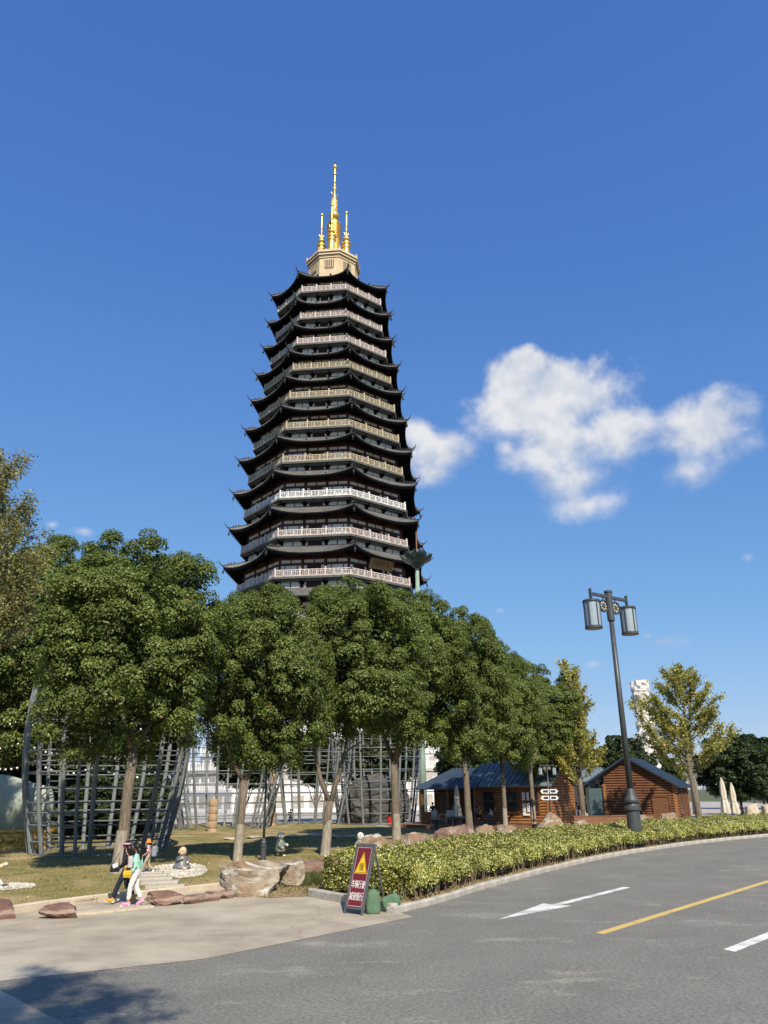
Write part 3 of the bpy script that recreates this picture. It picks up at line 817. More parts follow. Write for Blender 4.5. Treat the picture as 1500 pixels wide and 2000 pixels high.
L_inner_shade = leaf_mat('shade_dark_camphor_leaf', [(0.0, (0.035, 0.055, 0.014)), (0.6, (0.06, 0.09, 0.02)), (1.0, (0.09, 0.125, 0.03))], trans=0.3, rough=0.75, spec=0.1)  # camphor green darkened to paint the shade within the crown
L_ginkgo = leaf_mat('ginkgo_leaf', [(0.0, (0.20, 0.215, 0.065)), (0.45, (0.34, 0.335, 0.09)), (0.8, (0.47, 0.43, 0.11)), (1.0, (0.60, 0.50, 0.12))], trans=0.45)
L_elm = leaf_mat('elm_leaf', [(0.0, (0.17, 0.185, 0.08)), (0.5, (0.30, 0.30, 0.12)), (0.85, (0.40, 0.37, 0.14)), (1.0, (0.52, 0.42, 0.14))], trans=0.45)
L_hedge = leaf_mat('variegated_leaf', [(0.0, (0.06, 0.09, 0.018)), (0.3, (0.15, 0.18, 0.03)), (0.5, (0.40, 0.39, 0.085)), (0.85, (0.60, 0.57, 0.20)), (1.0, (0.72, 0.70, 0.38))], trans=0.25)

def lumpy_crown(name, seed, R, n_tuft, n_leaves, size, m, tuft=(0.11, 0.20), flat=-0.82, n_inner=9000):
    """A dense rounded crown: big boughs carrying many leafy tufts, with gaps between. Returns (outer leaf mesh, inner leaf mesh)."""
    rng = np.random.default_rng(seed); R = np.array(R)
    nb = 34; i = np.arange(nb) + 0.5                     # boughs spread over the crown
    ph = np.arccos(1 - 2 * i / nb); th = pi * (1 + 5 ** 0.5) * i
    bd = np.stack([np.cos(th) * np.sin(ph), np.sin(th) * np.sin(ph), np.cos(ph)], 1) + rng.normal(0, 0.14, (nb, 3))
    bd /= np.linalg.norm(bd, axis=1)[:, None]; bc = bd * rng.uniform(0.52, 0.70, nb)[:, None]; br = rng.uniform(0.24, 0.36, nb)
    k = rng.choice(nb, n_tuft, p=br ** 2 / (br ** 2).sum())
    d = rng.normal(0, 1, (n_tuft, 3)) + bd[k] * 0.9 + np.array([0, 0, 0.25]); d /= np.linalg.norm(d, axis=1)[:, None]
    c = bc[k] + d * (br[k] * rng.uniform(0.80, 1.04, n_tuft))[:, None]
    c = c[c[:, 2] > flat]; nt = len(c); tr = rng.uniform(tuft[0], tuft[1], nt) * 0.62
    w = tr ** 2; j = rng.choice(nt, n_leaves, p=w / w.sum())
    e = rng.normal(0, 1, (n_leaves, 3)); e /= np.linalg.norm(e, axis=1)[:, None]
    e[:, 2] = np.where((e[:, 2] < -0.2) & (rng.random(n_leaves) < 0.75), -e[:, 2], e[:, 2])      # tufts are thick on top
    r = tr[j] * np.clip(1 - np.abs(rng.normal(0, 0.22, n_leaves)), 0.15, 1.0) * np.where(rng.random(n_leaves) < 0.04, 1.25, 1)
    P = (c[j] + e * r[:, None] * np.array([1, 1, 0.8])) * R
    out = c[j] / (np.linalg.norm(c[j], axis=1)[:, None] + 1e-6)
    nrm = e * 0.9 + out * 0.45 + np.array([0, 0, 0.55])
    outer = leaves(name, P, nrm, size, m, rng, jitter=0.5)
    # filler leaves inside the boughs; camphor ones carry inner shade in their colour
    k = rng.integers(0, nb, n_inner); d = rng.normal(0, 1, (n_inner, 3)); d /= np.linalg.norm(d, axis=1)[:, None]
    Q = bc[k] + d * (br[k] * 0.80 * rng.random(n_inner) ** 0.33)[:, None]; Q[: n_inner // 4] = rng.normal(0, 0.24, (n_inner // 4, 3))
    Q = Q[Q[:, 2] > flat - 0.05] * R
    inner = leaves(name + '_inner', Q, rng.normal(0, 1, Q.shape), size * 1.5, L_inner_shade if m is not L_dark else L_dark, rng, jitter=0.9, aspect=0.7)
    return outer, inner

def branchy(name, seed, H, n_br, spread, n_leaves, size, m, rise=(0.5, 0.9), start=0.12, tuft=0.35, taper=True):
    """An open crown: a leader, rising branches and twigs, leaves tufted along them. Returns (leaf mesh, wood mesh)."""
    rng = np.random.default_rng(seed); segs = []; mb = MB()
    lead = [Vector((rng.normal(0, 0.03) * H * t, rng.normal(0, 0.03) * H * t, H * t)) for t in np.linspace(0, 1, 7)]
    mb.path(lead, [0.020 * H * (1 - 0.9 * t) + 0.01 for t in np.linspace(0, 1, 7)], 6)
    tips = [(lead[i], lead[i + 1], 1.0) for i in range(2, 6)]
    for b in range(n_br):
        t = start + (0.95 - start) * (b + rng.random()) / n_br
        a = b * 2.4 + rng.normal(0, 0.4); L = spread * ((1 - t) * 0.85 + 0.22) * rng.uniform(0.65, 1.2) if taper else spread * rng.uniform(0.6, 1.1)
        p = Vector((0, 0, H * t)); el = rng.uniform(*rise); pts = [p]
        for s in range(5):
            el2 = el + 0.12 * s; stp = L / 5
            p = p + Vector((cos(a) * cos(el2), sin(a) * cos(el2), sin(el2))) * stp; a += rng.normal(0, 0.14); pts.append(p)
        mb.path(pts, [0.035 * L / 3 + 0.012] + [0.03 * L / 3 * (1 - s / 5.5) + 0.006 for s in range(5)], 5)
        for s in range(1, 5): tips.append((pts[s], pts[s + 1], 1.0))
        for s in range(2, 6):
            for _ in range(2):
                aa = a + rng.normal(0, 0.9); e2 = rng.uniform(-0.1, 1.0); l2 = L * rng.uniform(0.15, 0.34)
                q = pts[s] + Vector((cos(aa) * cos(e2), sin(aa) * cos(e2), sin(e2))) * l2
                mb.path([pts[s], q], [0.014, 0.004], 4, cap=False); tips.append((pts[s], q, 1.4))
    A = np.array([t[0] for t in tips]); B = np.array([t[1] for t in tips]); w = np.linalg.norm(B - A, axis=1) * np.array([t[2] for t in tips]) + 0.05
    k = rng.choice(len(A), n_leaves, p=w / w.sum()); t = rng.random(n_leaves)[:, None]
    P = A[k] + (B[k] - A[k]) * t + rng.normal(0, tuft * 0.45, (n_leaves, 3)) * rng.uniform(0.2, 1, (n_leaves, 1))
    nrm = rng.normal(0, 0.5, (n_leaves, 3)) + np.array([0, 0, 0.7])
    return leaves(name, P, nrm, size, m, rng, jitter=0.9, aspect=0.8), mb

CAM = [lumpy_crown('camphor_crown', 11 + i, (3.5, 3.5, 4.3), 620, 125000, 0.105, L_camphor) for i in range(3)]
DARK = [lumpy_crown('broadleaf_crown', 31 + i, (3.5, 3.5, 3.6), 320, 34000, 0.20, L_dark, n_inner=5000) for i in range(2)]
def trunk(parent, H, r, split, limbs, rr, lean=(0, 0), lime=1.4, reach=1.6, m=None, top=None):
    """Tapered trunk forking into limbs; lime: height of the painted foot."""
    mb = MB(); sx, sy = lean
    pts = [(0, 0, -0.15), (0.0, 0, 0.12)] + [(sx * t + rr.uniform(-.05, .05), sy * t + rr.uniform(-.05, .05), split * t) for t in (0.33, 0.66, 1.0)]
    mb.path(pts, [r * 1.5, r * 1.18, r * 1.02, r * 0.93, r * 0.95], 12)
    top = Vector(pts[-1]) - Vector((0, 0, 0.12))
    for i in range(limbs):
        a = i * 2 * pi / limbs + rr.uniform(-0.5, 0.5) + 0.4; L = H - split
        q = [top]
        for s in range(1, 6):
            t = s / 5; q.append(top + Vector((cos(a) * reach * t ** 0.8 + rr.uniform(-.12, .12), sin(a) * reach * t ** 0.8 + rr.uniform(-.12, .12), L * t * 0.8)))
        mb.path(q, [r * 0.66, r * 0.55, r * 0.45, r * 0.33, r * 0.2, r * 0.07], 8)
        for s in (2, 3, 4):
            for _ in range(2):
                b = a + rr.uniform(-1.4, 1.4); l = rr.uniform(0.8, 1.9)
                mb.path([q[s], q[s] + Vector((cos(b) * l, sin(b) * l, l * 0.55))], [r * 0.22, r * 0.05], 6, cap=False)
    tr = mb.build('trunk', m or M_bark, parent, smooth=True)
    if lime:
        mb = MB(); kk = lime / split
        mb.path([(0, 0, -0.1), (0, 0, 0.12), (sx * kk * 0.5, sy * kk * 0.5, lime * 0.5), (sx * kk, sy * kk, lime)], [r * 1.5 + 0.008, r * 1.18 + 0.008, r * 1.09 + 0.008, r * 1.02 + 0.006], 12, cap=False)
        mb.build('limewash', M_lime, tr, smooth=True)
    return tr
def round_tree(name, label, base, crown, c_off, scale, rz, group, H=None, r=0.24, split=3.9, limbs=3, lean=(0, 0), lime=1.4, seed=1, z=0.12, cat='tree', m=None):
    t = thing(name, label, cat, (base[0], base[1], z), 0, group)
    trunk(t, c_off[2] + 1.0, r * 0.84, split, limbs, random.Random(seed), lean, lime, m=m)
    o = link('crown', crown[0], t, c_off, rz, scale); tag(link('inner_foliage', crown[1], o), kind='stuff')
    return t
G1 = 'camphor trees along the lawn'
# base, crown: world centre and half sizes
for i, (lab, base, cx, cy, hw, top, bot, var, rz, r, split, lean, limbs) in enumerate([
    ('broad camphor tree with pale trunk foot behind the two walking women', (-9.44, 29.5), -9.7, 29.6, 3.45, 12.7, 3.3, 0, 0.3, 0.24, 4.3, (0.15, 0), 3),
    ('camphor tree with slim forked trunk just behind the big boulder', (-6.06, 33.9), -5.3, 34.3, 2.95, 11.9, 3.2, 1, 1.1, 0.19, 3.2, (0.1, 0.1), 2),
    ('camphor tree with pale trunk splitting low into two stems', (-2.85, 38.35), -1.5, 38.8, 3.5, 13.2, 4.2, 2, 2.0, 0.23, 2.3, (0.15, 0), 2),
    ('tall camphor tree with knobbly trunk beside the rear lattice frame', (0.53, 48.1), 1.4, 48.4, 3.9, 15.0, 4.6, 0, 3.5, 0.27, 4.4, (-0.1, 0), 3),
    ('camphor tree whose straight pale trunk stands left of the folded cream parasol', (5.07, 51.3), 5.2, 51.6, 3.0, 14.6, 3.9, 1, 4.4, 0.24, 5.0, (-0.1, 0), 3),
    ('slender dark trunked camphor tree in front of the left cabin windows', (8.56, 60.2), 8.7, 60.4, 3.4, 13.8, 3.6, 2, 5.2, 0.19, 4.6, (0, 0), 3),
    ('farthest camphor tree of the row, in front of the notice on the left cabin', (11.2, 63.5), 13.0, 67.5, 4.0, 13.0, 3.5, 0, 0.9, 0.2, 4.6, (0.1, 0.3), 3)]):
    hz = (top - bot) / 2; cz = (top + bot) / 2
    round_tree('camphor_tree', lab, base, CAM[var], (cx - base[0], cy - base[1], cz - 0.12), (hw / 3.08, hw / 3.08, hz / 4.1), rz, G1, r=r, split=split, limbs=limbs, lean=lean, seed=i, lime=1.5)
G2 = 'dark trees crowding the left edge'
for i, (lab, base, c, s, rz, sp) in enumerate([
    ('tall dark tree at the far left, behind the green stone screen', (-24.5, 50), (-22.6, 50, 11.6), (1.9, 1.7, 1.95), 0.5, 4.5),
    ('dark tree rising between the far left tree and the broad camphor', (-18.2, 53), (-17.4, 53, 12.4), (1.35, 1.3, 1.7), 1.7, 5),
    ('dense dark tree behind the left lattice frame', (-21, 62), (-20.5, 62, 7.2), (1.6, 1.4, 1.5), 2.2, 2.6),
    ('dark tree at the left edge under the feathery tree', (-29, 58), (-29.5, 58, 7.5), (1.7, 1.5, 1.6), 3.1, 2.6),
    ('low dark tree among the carved posts behind the lattice frames', (-26, 74), (-25.5, 74, 7.0), (2.0, 1.5, 1.6), 4.0, 2.4)]):
    round_tree('broadleaf_tree', lab, base, DARK[i % 2] if i > 1 else CAM[(i + 1) % 3], (c[0] - base[0], c[1] - base[1], c[2] - 0.1), s if i > 1 else (s[0], s[1], s[2]), rz, G2, r=0.28, split=sp, limbs=3, seed=20 + i, lime=0)
G3 = 'dark trees behind the cabins'
for i, (lab, base, c, s) in enumerate([
    ('dark round tree behind the roof of the right cabin', (30.6, 104), (30.6, 104, 5.6), (1.25, 1.2, 1.12)),
    ('dark tree left of the white carved column, behind the green roofed pavilion', (26, 108), (26, 108, 5.2), (1.2, 1.2, 1.0)),
    ('dark many stemmed tree at the right edge beyond the parasols', (35.2, 82), (35.2, 82, 4.6), (1.25, 1.1, 1.0)),
    ('dark tree at the extreme right edge, farther back', (43, 90), (43, 90, 4.8), (1.4, 1.3, 1.2)),
    ('dark tree behind the left cabin roof, beside the white terraces', (9.8, 96), (9.8, 96, 6.2), (1.35, 1.2, 1.35)),
    ('dark tree behind the gable of the left cabin', (17.0, 100), (17.0, 100, 6.0), (1.5, 1.2, 1.3)),
    ('far dark tree between the white column and the right ginkgo', (40, 122), (40, 122, 5.0), (1.7, 1.3, 1.2)),
    ('far dark tree beyond the right edge parasols', (54, 118), (54, 118, 5.4), (1.9, 1.3, 1.3))]):
    round_tree('broadleaf_tree', lab, base, DARK[i % 2], (c[0] - base[0], c[1] - base[1], c[2]), s, i * 1.3, G3, r=0.18, split=1.6, limbs=4, seed=40 + i, lime=0, z=0)
G4 = 'small trees among the lattice frames'
for i, (lab, base, c, s) in enumerate([
    ('small leafy tree inside the rear lattice frame above the dark rock', (-0.6, 82), (-0.6, 82, 5.9), (1.3, 0.8, 0.95)),
    ('small multi stemmed tree between the left and middle lattice frames', (-13.2, 76), (-13.2, 76, 5.9), (1.5, 0.9, 0.95)),
    ('small leafy tree behind the garden lamp with two lanterns', (-7.4, 85), (-7.4, 85, 6.2), (1.4, 0.8, 0.95))]):
    round_tree('garden_tree', lab, base, DARK[(i + 1) % 2], (c[0] - base[0], c[1] - base[1], c[2]), s, i * 2.1, G4, r=0.10, split=1.4, limbs=5, seed=60 + i, lime=0)
G5 = 'dark evergreen shrubs behind the left lattice frame'
for i, (lab, base, s, cz) in enumerate([
    ('low dark evergreen shrub directly behind the left lattice frame', (-16.6, 52.5), (0.95, 0.7, 0.78), 2.5),
    ('dark evergreen shrub between the left lattice frame and the green stone screen', (-20.6, 53.5), (0.95, 0.7, 0.85), 2.7),
    ('dark evergreen shrub at the far left behind the green stone screen', (-25.6, 54.0), (1.1, 0.8, 0.9), 2.9)]):
    round_tree('evergreen_shrub', lab, base, DARK[i % 2], (0, 0, cz), s, i * 1.9 + 0.4, G5, r=0.09, split=0.6, limbs=5, seed=80 + i, lime=0, cat='shrub')
# feathery tree at the left edge
t = thing('feathery_tree', 'feathery yellowing tree with thin grey twigs at the far left edge', 'tree', (-16.6, 30.5, 0.1))
lm, wood = branchy('elm_crown', 5, 16.6, 60, 5.4, 46000, 0.10, L_elm, rise=(0.35, 0.85), start=0.40, tuft=0.5)
tr = wood.build('trunk', M_bark, t, smooth=True); link('crown', lm, t); ELM = (lm, tr.data)
# ginkgos
for i, (lab, base, H, sp, nl, seed, rz, st) in enumerate([
    ('spreading yellow ginkgo in front of the right cabin', (23.9, 63.6), 11.8, 6.3, 22000, 8, 0.4, 0.30),
    ('narrow yellow ginkgo with white painted foot at the end of the left cabin', (15.6, 66.0), 13.1, 3.3, 12500, 9, 1.9, 0.20),
    ('distant yellow ginkgo peeping above the dark trees on the right', (36.5, 98), 9.6, 3.4, 6000, 10, 3.0, 0.3)]):
    t = thing('ginkgo_tree', lab, 'tree', (*base, 0), rz, 'yellow ginkgo trees')
    lm, wood = branchy('ginkgo_crown', seed, H, 30, sp, nl, 0.17, L_ginkgo, rise=((0.2, 0.75) if i == 0 else (0.45, 0.95)), start=st, tuft=0.5)
    trk = wood.build('trunk', M_bark, t, smooth=True); link('crown', lm, t)
    mb = MB(); mb.path([(0, 0, -0.1), (0, 0, 0.3), (0, 0, H * 0.16), (0, 0, H * 0.3)], [0.34, 0.27, 0.23, 0.19], 10); mb.build('lower_trunk', M_bark, trk, smooth=True)
    if i == 1:
        mb = MB(); mb.path([(0, 0, -0.05), (0, 0, 0.3), (0, 0, 1.3)], [0.36, 0.29, 0.27], 10); mb.build('limewash', M_lime, trk, smooth=True)
# a street tree behind the photographer, whose shade falls on the near road
t = thing('roadside_tree', 'roadside tree behind the viewpoint whose shade falls across the near road', 'tree', (-0.6, -3.5, 0), 2.2)
link('trunk', ELM[1], t); link('crown', ELM[0], t)

# ------------------------------------------------------------------ hedge
def build_hedge():
    rng = np.random.default_rng(77)
    root = thing('hedge', 'long clipped hedge with yellow green variegated leaves along the road kerb', 'hedge')
    P = np.array([(p.x, p.y) for p in kerb_pts]); T = np.gradient(P, axis=0); T /= np.linalg.norm(T, axis=1)[:, None]; Nn = np.stack([-T[:, 1], T[:, 0]], 1)
    Ls = np.arange(len(P), dtype=float); S0, S1 = 1.9, 52.0; W0, W1 = 0.60, 3.6
    def frame(s):
        return np.stack([np.interp(s, Ls, P[:, 0]), np.interp(s, Ls, P[:, 1])], 1), np.stack([np.interp(s, Ls, Nn[:, 0]), np.interp(s, Ls, Nn[:, 1])], 1)
    def lump(s, w): return 0.07 * np.sin(s * 2.3 + 1.2 * np.sin(w * 2.1)) * np.sin(w * 2.7 + 0.8 * np.sin(s * 1.1)) + 0.05 * np.sin(s * 5.1 + w * 3.3) + 0.035 * np.sin(w * 7 - s * 6.3) + 0.05 * np.sin(s * 0.7)
    def top(s, w): return 0.80 + 0.36 * np.clip((w - W0) / (W1 - W0), 0, 1) + lump(s, w)
    n = 215000
    s = S0 + (S1 - S0) * rng.random(n) ** 1.25; u = rng.random(n)
    kind = rng.random(n)
    w = W0 + (W1 - W0) * u; e = np.clip(np.minimum((w - W0), (W1 - w)) / 0.35, 0, 1); e2 = np.clip((s - S0) / 0.35, 0, 1)
    z = top(s, w) - 0.16 * (1 - e) ** 2 - 0.16 * (1 - e2) ** 2 - np.abs(rng.normal(0, 0.06, n)) + (rng.random(n) < 0.05) * rng.uniform(0, 0.09, n)
    nrm = np.zeros((n, 3)); nrm[:, 2] = 1
    fr = kind < 0.42                                     # the side towards the road
    zz = 0.30 + rng.random(n) ** 0.75 * (top(s, np.full(n, W0)) - 0.30)
    bulge = 0.16 * np.sin(s * 3.1) * np.sin(zz * 6 + s) + 0.10 * np.sin(s * 1.3)
    w = np.where(fr, W0 + bulge * 0.7 + np.abs(rng.normal(0, 0.10, n)) - 0.14 * np.sin(pi * np.clip(zz, 0, 1)), w); z = np.where(fr, zz, z)
    keep = ~(fr & (zz < 0.34 + 0.16 * (0.5 + 0.5 * np.sin(s * 4.3) * np.sin(s * 1.9))) & (rng.random(n) < 0.88)); 
    en = (kind > 0.42) & (kind < 0.47)                   # the end beside the sign
    s = np.where(en, S0 + np.abs(rng.normal(0, 0.12, n)) + 0.1 * np.sin(w * 4 + z * 5), s); z = np.where(en, 0.2 + rng.random(n) * 0.7, z)
    C2, N2 = frame(s)
    nrm[fr, :2] = -N2[fr] * 1.0; nrm[fr, 2] = 0.5
    xy = C2 + N2 * w[:, None]
    C = np.column_stack([xy, z])[keep]
    lm = leaves('foliage', C, nrm[keep], 0.075, L_hedge, rng, jitter=0.6, aspect=0.6)
    tag(link('foliage', lm, root), kind='stuff')
    mb = MB(); rr = random.Random(5)
    ss = [S0 + (S1 - S0) * rr.random() ** 1.3 for _ in range(700)]
    c, nn = frame(np.array(ss))
    for i in range(len(ss)):
        w = W0 - 0.05 + 0.9 * rr.random() ** 2; p = c[i] + nn[i] * w
        q = (p[0] + rr.uniform(-.12, .12), p[1] + rr.uniform(-.12, .12), rr.uniform(0.4, 0.6))
        mb.path([(p[0], p[1], 0.06), ((p[0] + q[0]) / 2 + rr.uniform(-.04, .04), (p[1] + q[1]) / 2, 0.26), q], [0.014, 0.011, 0.008], 4, cap=False)
    tag(mb.build('stem', mat('hedge_stem', (0.26, 0.20, 0.13), (0.15, 0.11, 0.075), rough=0.9), root), kind='stuff')
    # the interior: filler leaves, its shade put into their dark colour
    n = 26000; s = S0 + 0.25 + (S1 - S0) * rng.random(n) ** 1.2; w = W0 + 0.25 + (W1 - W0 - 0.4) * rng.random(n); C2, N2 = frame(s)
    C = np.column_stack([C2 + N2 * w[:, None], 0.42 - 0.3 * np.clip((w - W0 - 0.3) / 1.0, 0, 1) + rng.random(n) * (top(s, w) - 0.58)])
    tag(link('inner_foliage', leaves('inner_foliage', C, rng.normal(0, 1, (n, 3)), 0.15, leaf_mat('shade_dark_hedge_leaf', [(0, (0.02, 0.032, 0.01)), (1, (0.05, 0.065, 0.018))]), rng), root), kind='stuff')
    # fallen leaves and litter on the bed
    n = 2600; s = S0 + (S1 - S0) * rng.random(n) ** 1.3; w = rng.uniform(0.24, 0.9, n); C2, N2 = frame(s)
    C = np.column_stack([C2 + N2 * w[:, None], np.full(n, 0.105)])
    lit = link('leaf_litter', leaves('leaf_litter', C, np.tile([0, 0, 1.0], (n, 1)), 0.085, leaf_mat('fallen_leaf', [(0, (0.20, 0.13, 0.06)), (0.6, (0.40, 0.31, 0.13)), (1, (0.60, 0.54, 0.26))], trans=0.1), rng, jitter=0.25))
    tag(lit, 'fallen pale leaves scattered on the soil under the hedge', 'leaves', kind='stuff')
build_hedge()

# grass: short blades on the near lawn and rough tufts on the verge
def blades(name, pts, h, m, rng, lean=0.5):
    n = len(pts); a = rng.uniform(0, 2 * pi, n); hh = h * rng.uniform(0.5, 1.3, n); wd = 0.006 + 0.05 * hh
    sd = np.stack([np.cos(a), np.sin(a), np.zeros(n)], 1) * wd[:, None]; tip = np.stack([rng.normal(0, lean, n) * hh, rng.normal(0, lean, n) * hh, hh], 1)
    V = np.empty((n, 4, 3)); V[:, 0] = pts - sd; V[:, 1] = pts + sd; V[:, 2] = pts + tip + sd * 0.2; V[:, 3] = pts + tip - sd * 0.2
    return quads_mesh(name, V, m)
rng = np.random.default_rng(3)
def scatter(poly, n, zf, cond=None):
    xs = [p[0] for p in poly]; ys = [p[1] for p in poly]; out = []
    while len(out) < n:
        x, y = rng.uniform(min(xs), max(xs)), rng.uniform(min(ys), max(ys))
        if inside(x, y, poly) and (cond is None or cond(x, y)): out.append((x, y, zf(x, y)))
    return np.array(out)
M_blade = leaf_mat('lawn_blade', [(0.0, (0.13, 0.14, 0.04)), (0.5, (0.26, 0.22, 0.08)), (1.0, (0.42, 0.33, 0.16))], trans=0.25, rough=0.7, spec=0.1)
near = [(-15, 15.5), (-9.7, 21.5), (-5, 27.1), (-4.0, 28.3), (-1.0, 31.5), (4, 40), (4, 50), (-8, 50), (-20, 40), (-20, 22)]
pts = scatter(near, 42000, lambda x, y: lawn_z(x, y) - 0.005, lambda x, y: rng.random() < 0.35 + 0.9 * (noise.noise((x * 0.7, y * 0.7, 4)) > -0.1) - (y - 20) * 0.012)
tag(link('lawn_grass', blades('lawn_grass', pts, 0.055, M_blade, rng)), 'short dry autumn grass covering the lawn', 'grass', kind='stuff')
M_tuft = leaf_mat('green_blade', [(0.0, (0.045, 0.075, 0.015)), (0.6, (0.09, 0.12, 0.03)), (1.0, (0.22, 0.19, 0.08))], trans=0.3, rough=0.6)
pts = scatter(VERGE, 9000, lambda x, y: verge_z(x, y) - 0.01, lambda x, y: noise.noise((x * 0.9, y * 0.9, 8)) + 0.25 * (y - 25.5) > 0.15 and x > -3.6)
tag(link('verge_grass', blades('verge_grass', pts, 0.22, M_tuft, rng, 0.45)), 'rough green grass tufts on the verge beside the sign', 'grass', kind='stuff')
pts = scatter(VERGE, 3500, lambda x, y: verge_z(x, y) - 0.005)
tag(link('dry_grass', blades('dry_grass', pts, 0.10, M_blade, rng, 0.9)), 'straw coloured dry grass on the bare verge', 'grass', kind='stuff')
pts = scatter(near, 900, lambda x, y: lawn_z(x, y) + 0.03)
tag(link('lawn_litter', leaves('lawn_litter', pts, np.tile([0, 0, 1.0], (900, 1)), 0.10, MATS['fallen_leaf'], rng, jitter=0.3)), 'fallen leaves dotted over the lawn', 'leaves', kind='stuff')

# ------------------------------------------------------------------ rocks
def rock_mat(name, a, b, c, d):
    m = mat(name, a, b, rough=0.9, scale=1.6, detail=12, bump=0.8, bump_scale=7, c3=c, contrast=(0.38, 0.6))
    nt = m.node_tree; N, L = nt.nodes.new, nt.links.new; bs = nt.nodes['Principled BSDF']
    old = bs.inputs['Base Color'].links[0].from_socket; tc = N('ShaderNodeTexCoord')
    n = N('ShaderNodeTexNoise'); n.inputs['Scale'].default_value = 1.1; n.inputs['Detail'].default_value = 9; n.inputs['Distortion'].default_value = 1.4
    mp = N('ShaderNodeMapping'); mp.inputs['Scale'].default_value = (0.8, 1, 2.6); mp.inputs['Location'].default_value = (1.7, 4, 9)
    L(tc.outputs['Object'], mp.inputs['Vector']); L(mp.outputs[0], n.inputs['Vector'])
    r = N('ShaderNodeMapRange'); r.inputs['From Min'].default_value = 0.54; r.inputs['From Max'].default_value = 0.62; L(n.outputs['Fac'], r.inputs['Value'])
    mx = N('ShaderNodeMix'); mx.data_type = 'RGBA'; L(r.outputs[0], mx.inputs['Factor']); L(old, mx.inputs['A']); mx.inputs['B'].default_value = (*d, 1)
    L(mx.outputs['Result'], bs.inputs['Base Color']); return m
M_rock = rock_mat('rusty_boulder', (0.38, 0.34, 0.265), (0.14, 0.115, 0.09), (0.25, 0.165, 0.10), (0.45, 0.425, 0.365))
M_redrock = rock_mat('maroon_rock', (0.185, 0.105, 0.085), (0.095, 0.055, 0.048), (0.24, 0.15, 0.11), (0.30, 0.22, 0.17))
M_greyrock = rock_mat('dark_rock', (0.075, 0.075, 0.072), (0.04, 0.042, 0.04), (0.11, 0.10, 0.085), (0.12, 0.12, 0.115))
def rock_mesh(seed, size, m, cuts=15, rough=0.13, div=4):
    import bmesh
    rr = random.Random(seed); bm = bmesh.new(); bmesh.ops.create_icosphere(bm, subdivisions=div, radius=1.0)
    planes = [] if cuts == 0 else [(Vector((rr.gauss(0, 1), rr.gauss(0, 1), rr.gauss(0, 0.8))).normalized(), rr.uniform(0.46, 0.76)) for _ in range(cuts)]
    if cuts: planes += [(Vector((rr.uniform(-.15, .15), rr.uniform(-.15, .15), 1)).normalized(), rr.uniform(0.55, 0.7)), (Vector((0, -1, rr.uniform(0, .3))).normalized(), 0.6)]
    off = Vector((seed * 3.7, seed * 1.3, 0))
    for v in bm.verts:
        p = v.co.copy()
        for n, d in planes:
            k = p.dot(n)
            if k > d: p -= n * (k - d)
        p *= 1 + rough * noise.noise(p * 2.2 + off) + rough * 0.6 * noise.noise(p * 5 + off) + rough * 0.35 * noise.noise(p * 11 + off)
        v.co = p
    zs = [v.co.z for v in bm.verts]; xs = [v.co.x for v in bm.verts]; ys = [v.co.y for v in bm.verts]
    for v in bm.verts:
        v.co = Vector((((v.co.x - min(xs)) / (max(xs) - min(xs)) - 0.5) * size[0], ((v.co.y - min(ys)) / (max(ys) - min(ys)) - 0.5) * size[1], max(-0.1, ((v.co.z - min(zs)) / (max(zs) - min(zs)) * 1.3 - 0.3) * size[2])))
    me = bpy.data.meshes.new('rock'); bm.to_mesh(me); bm.free(); me.materials.append(m)
    return me
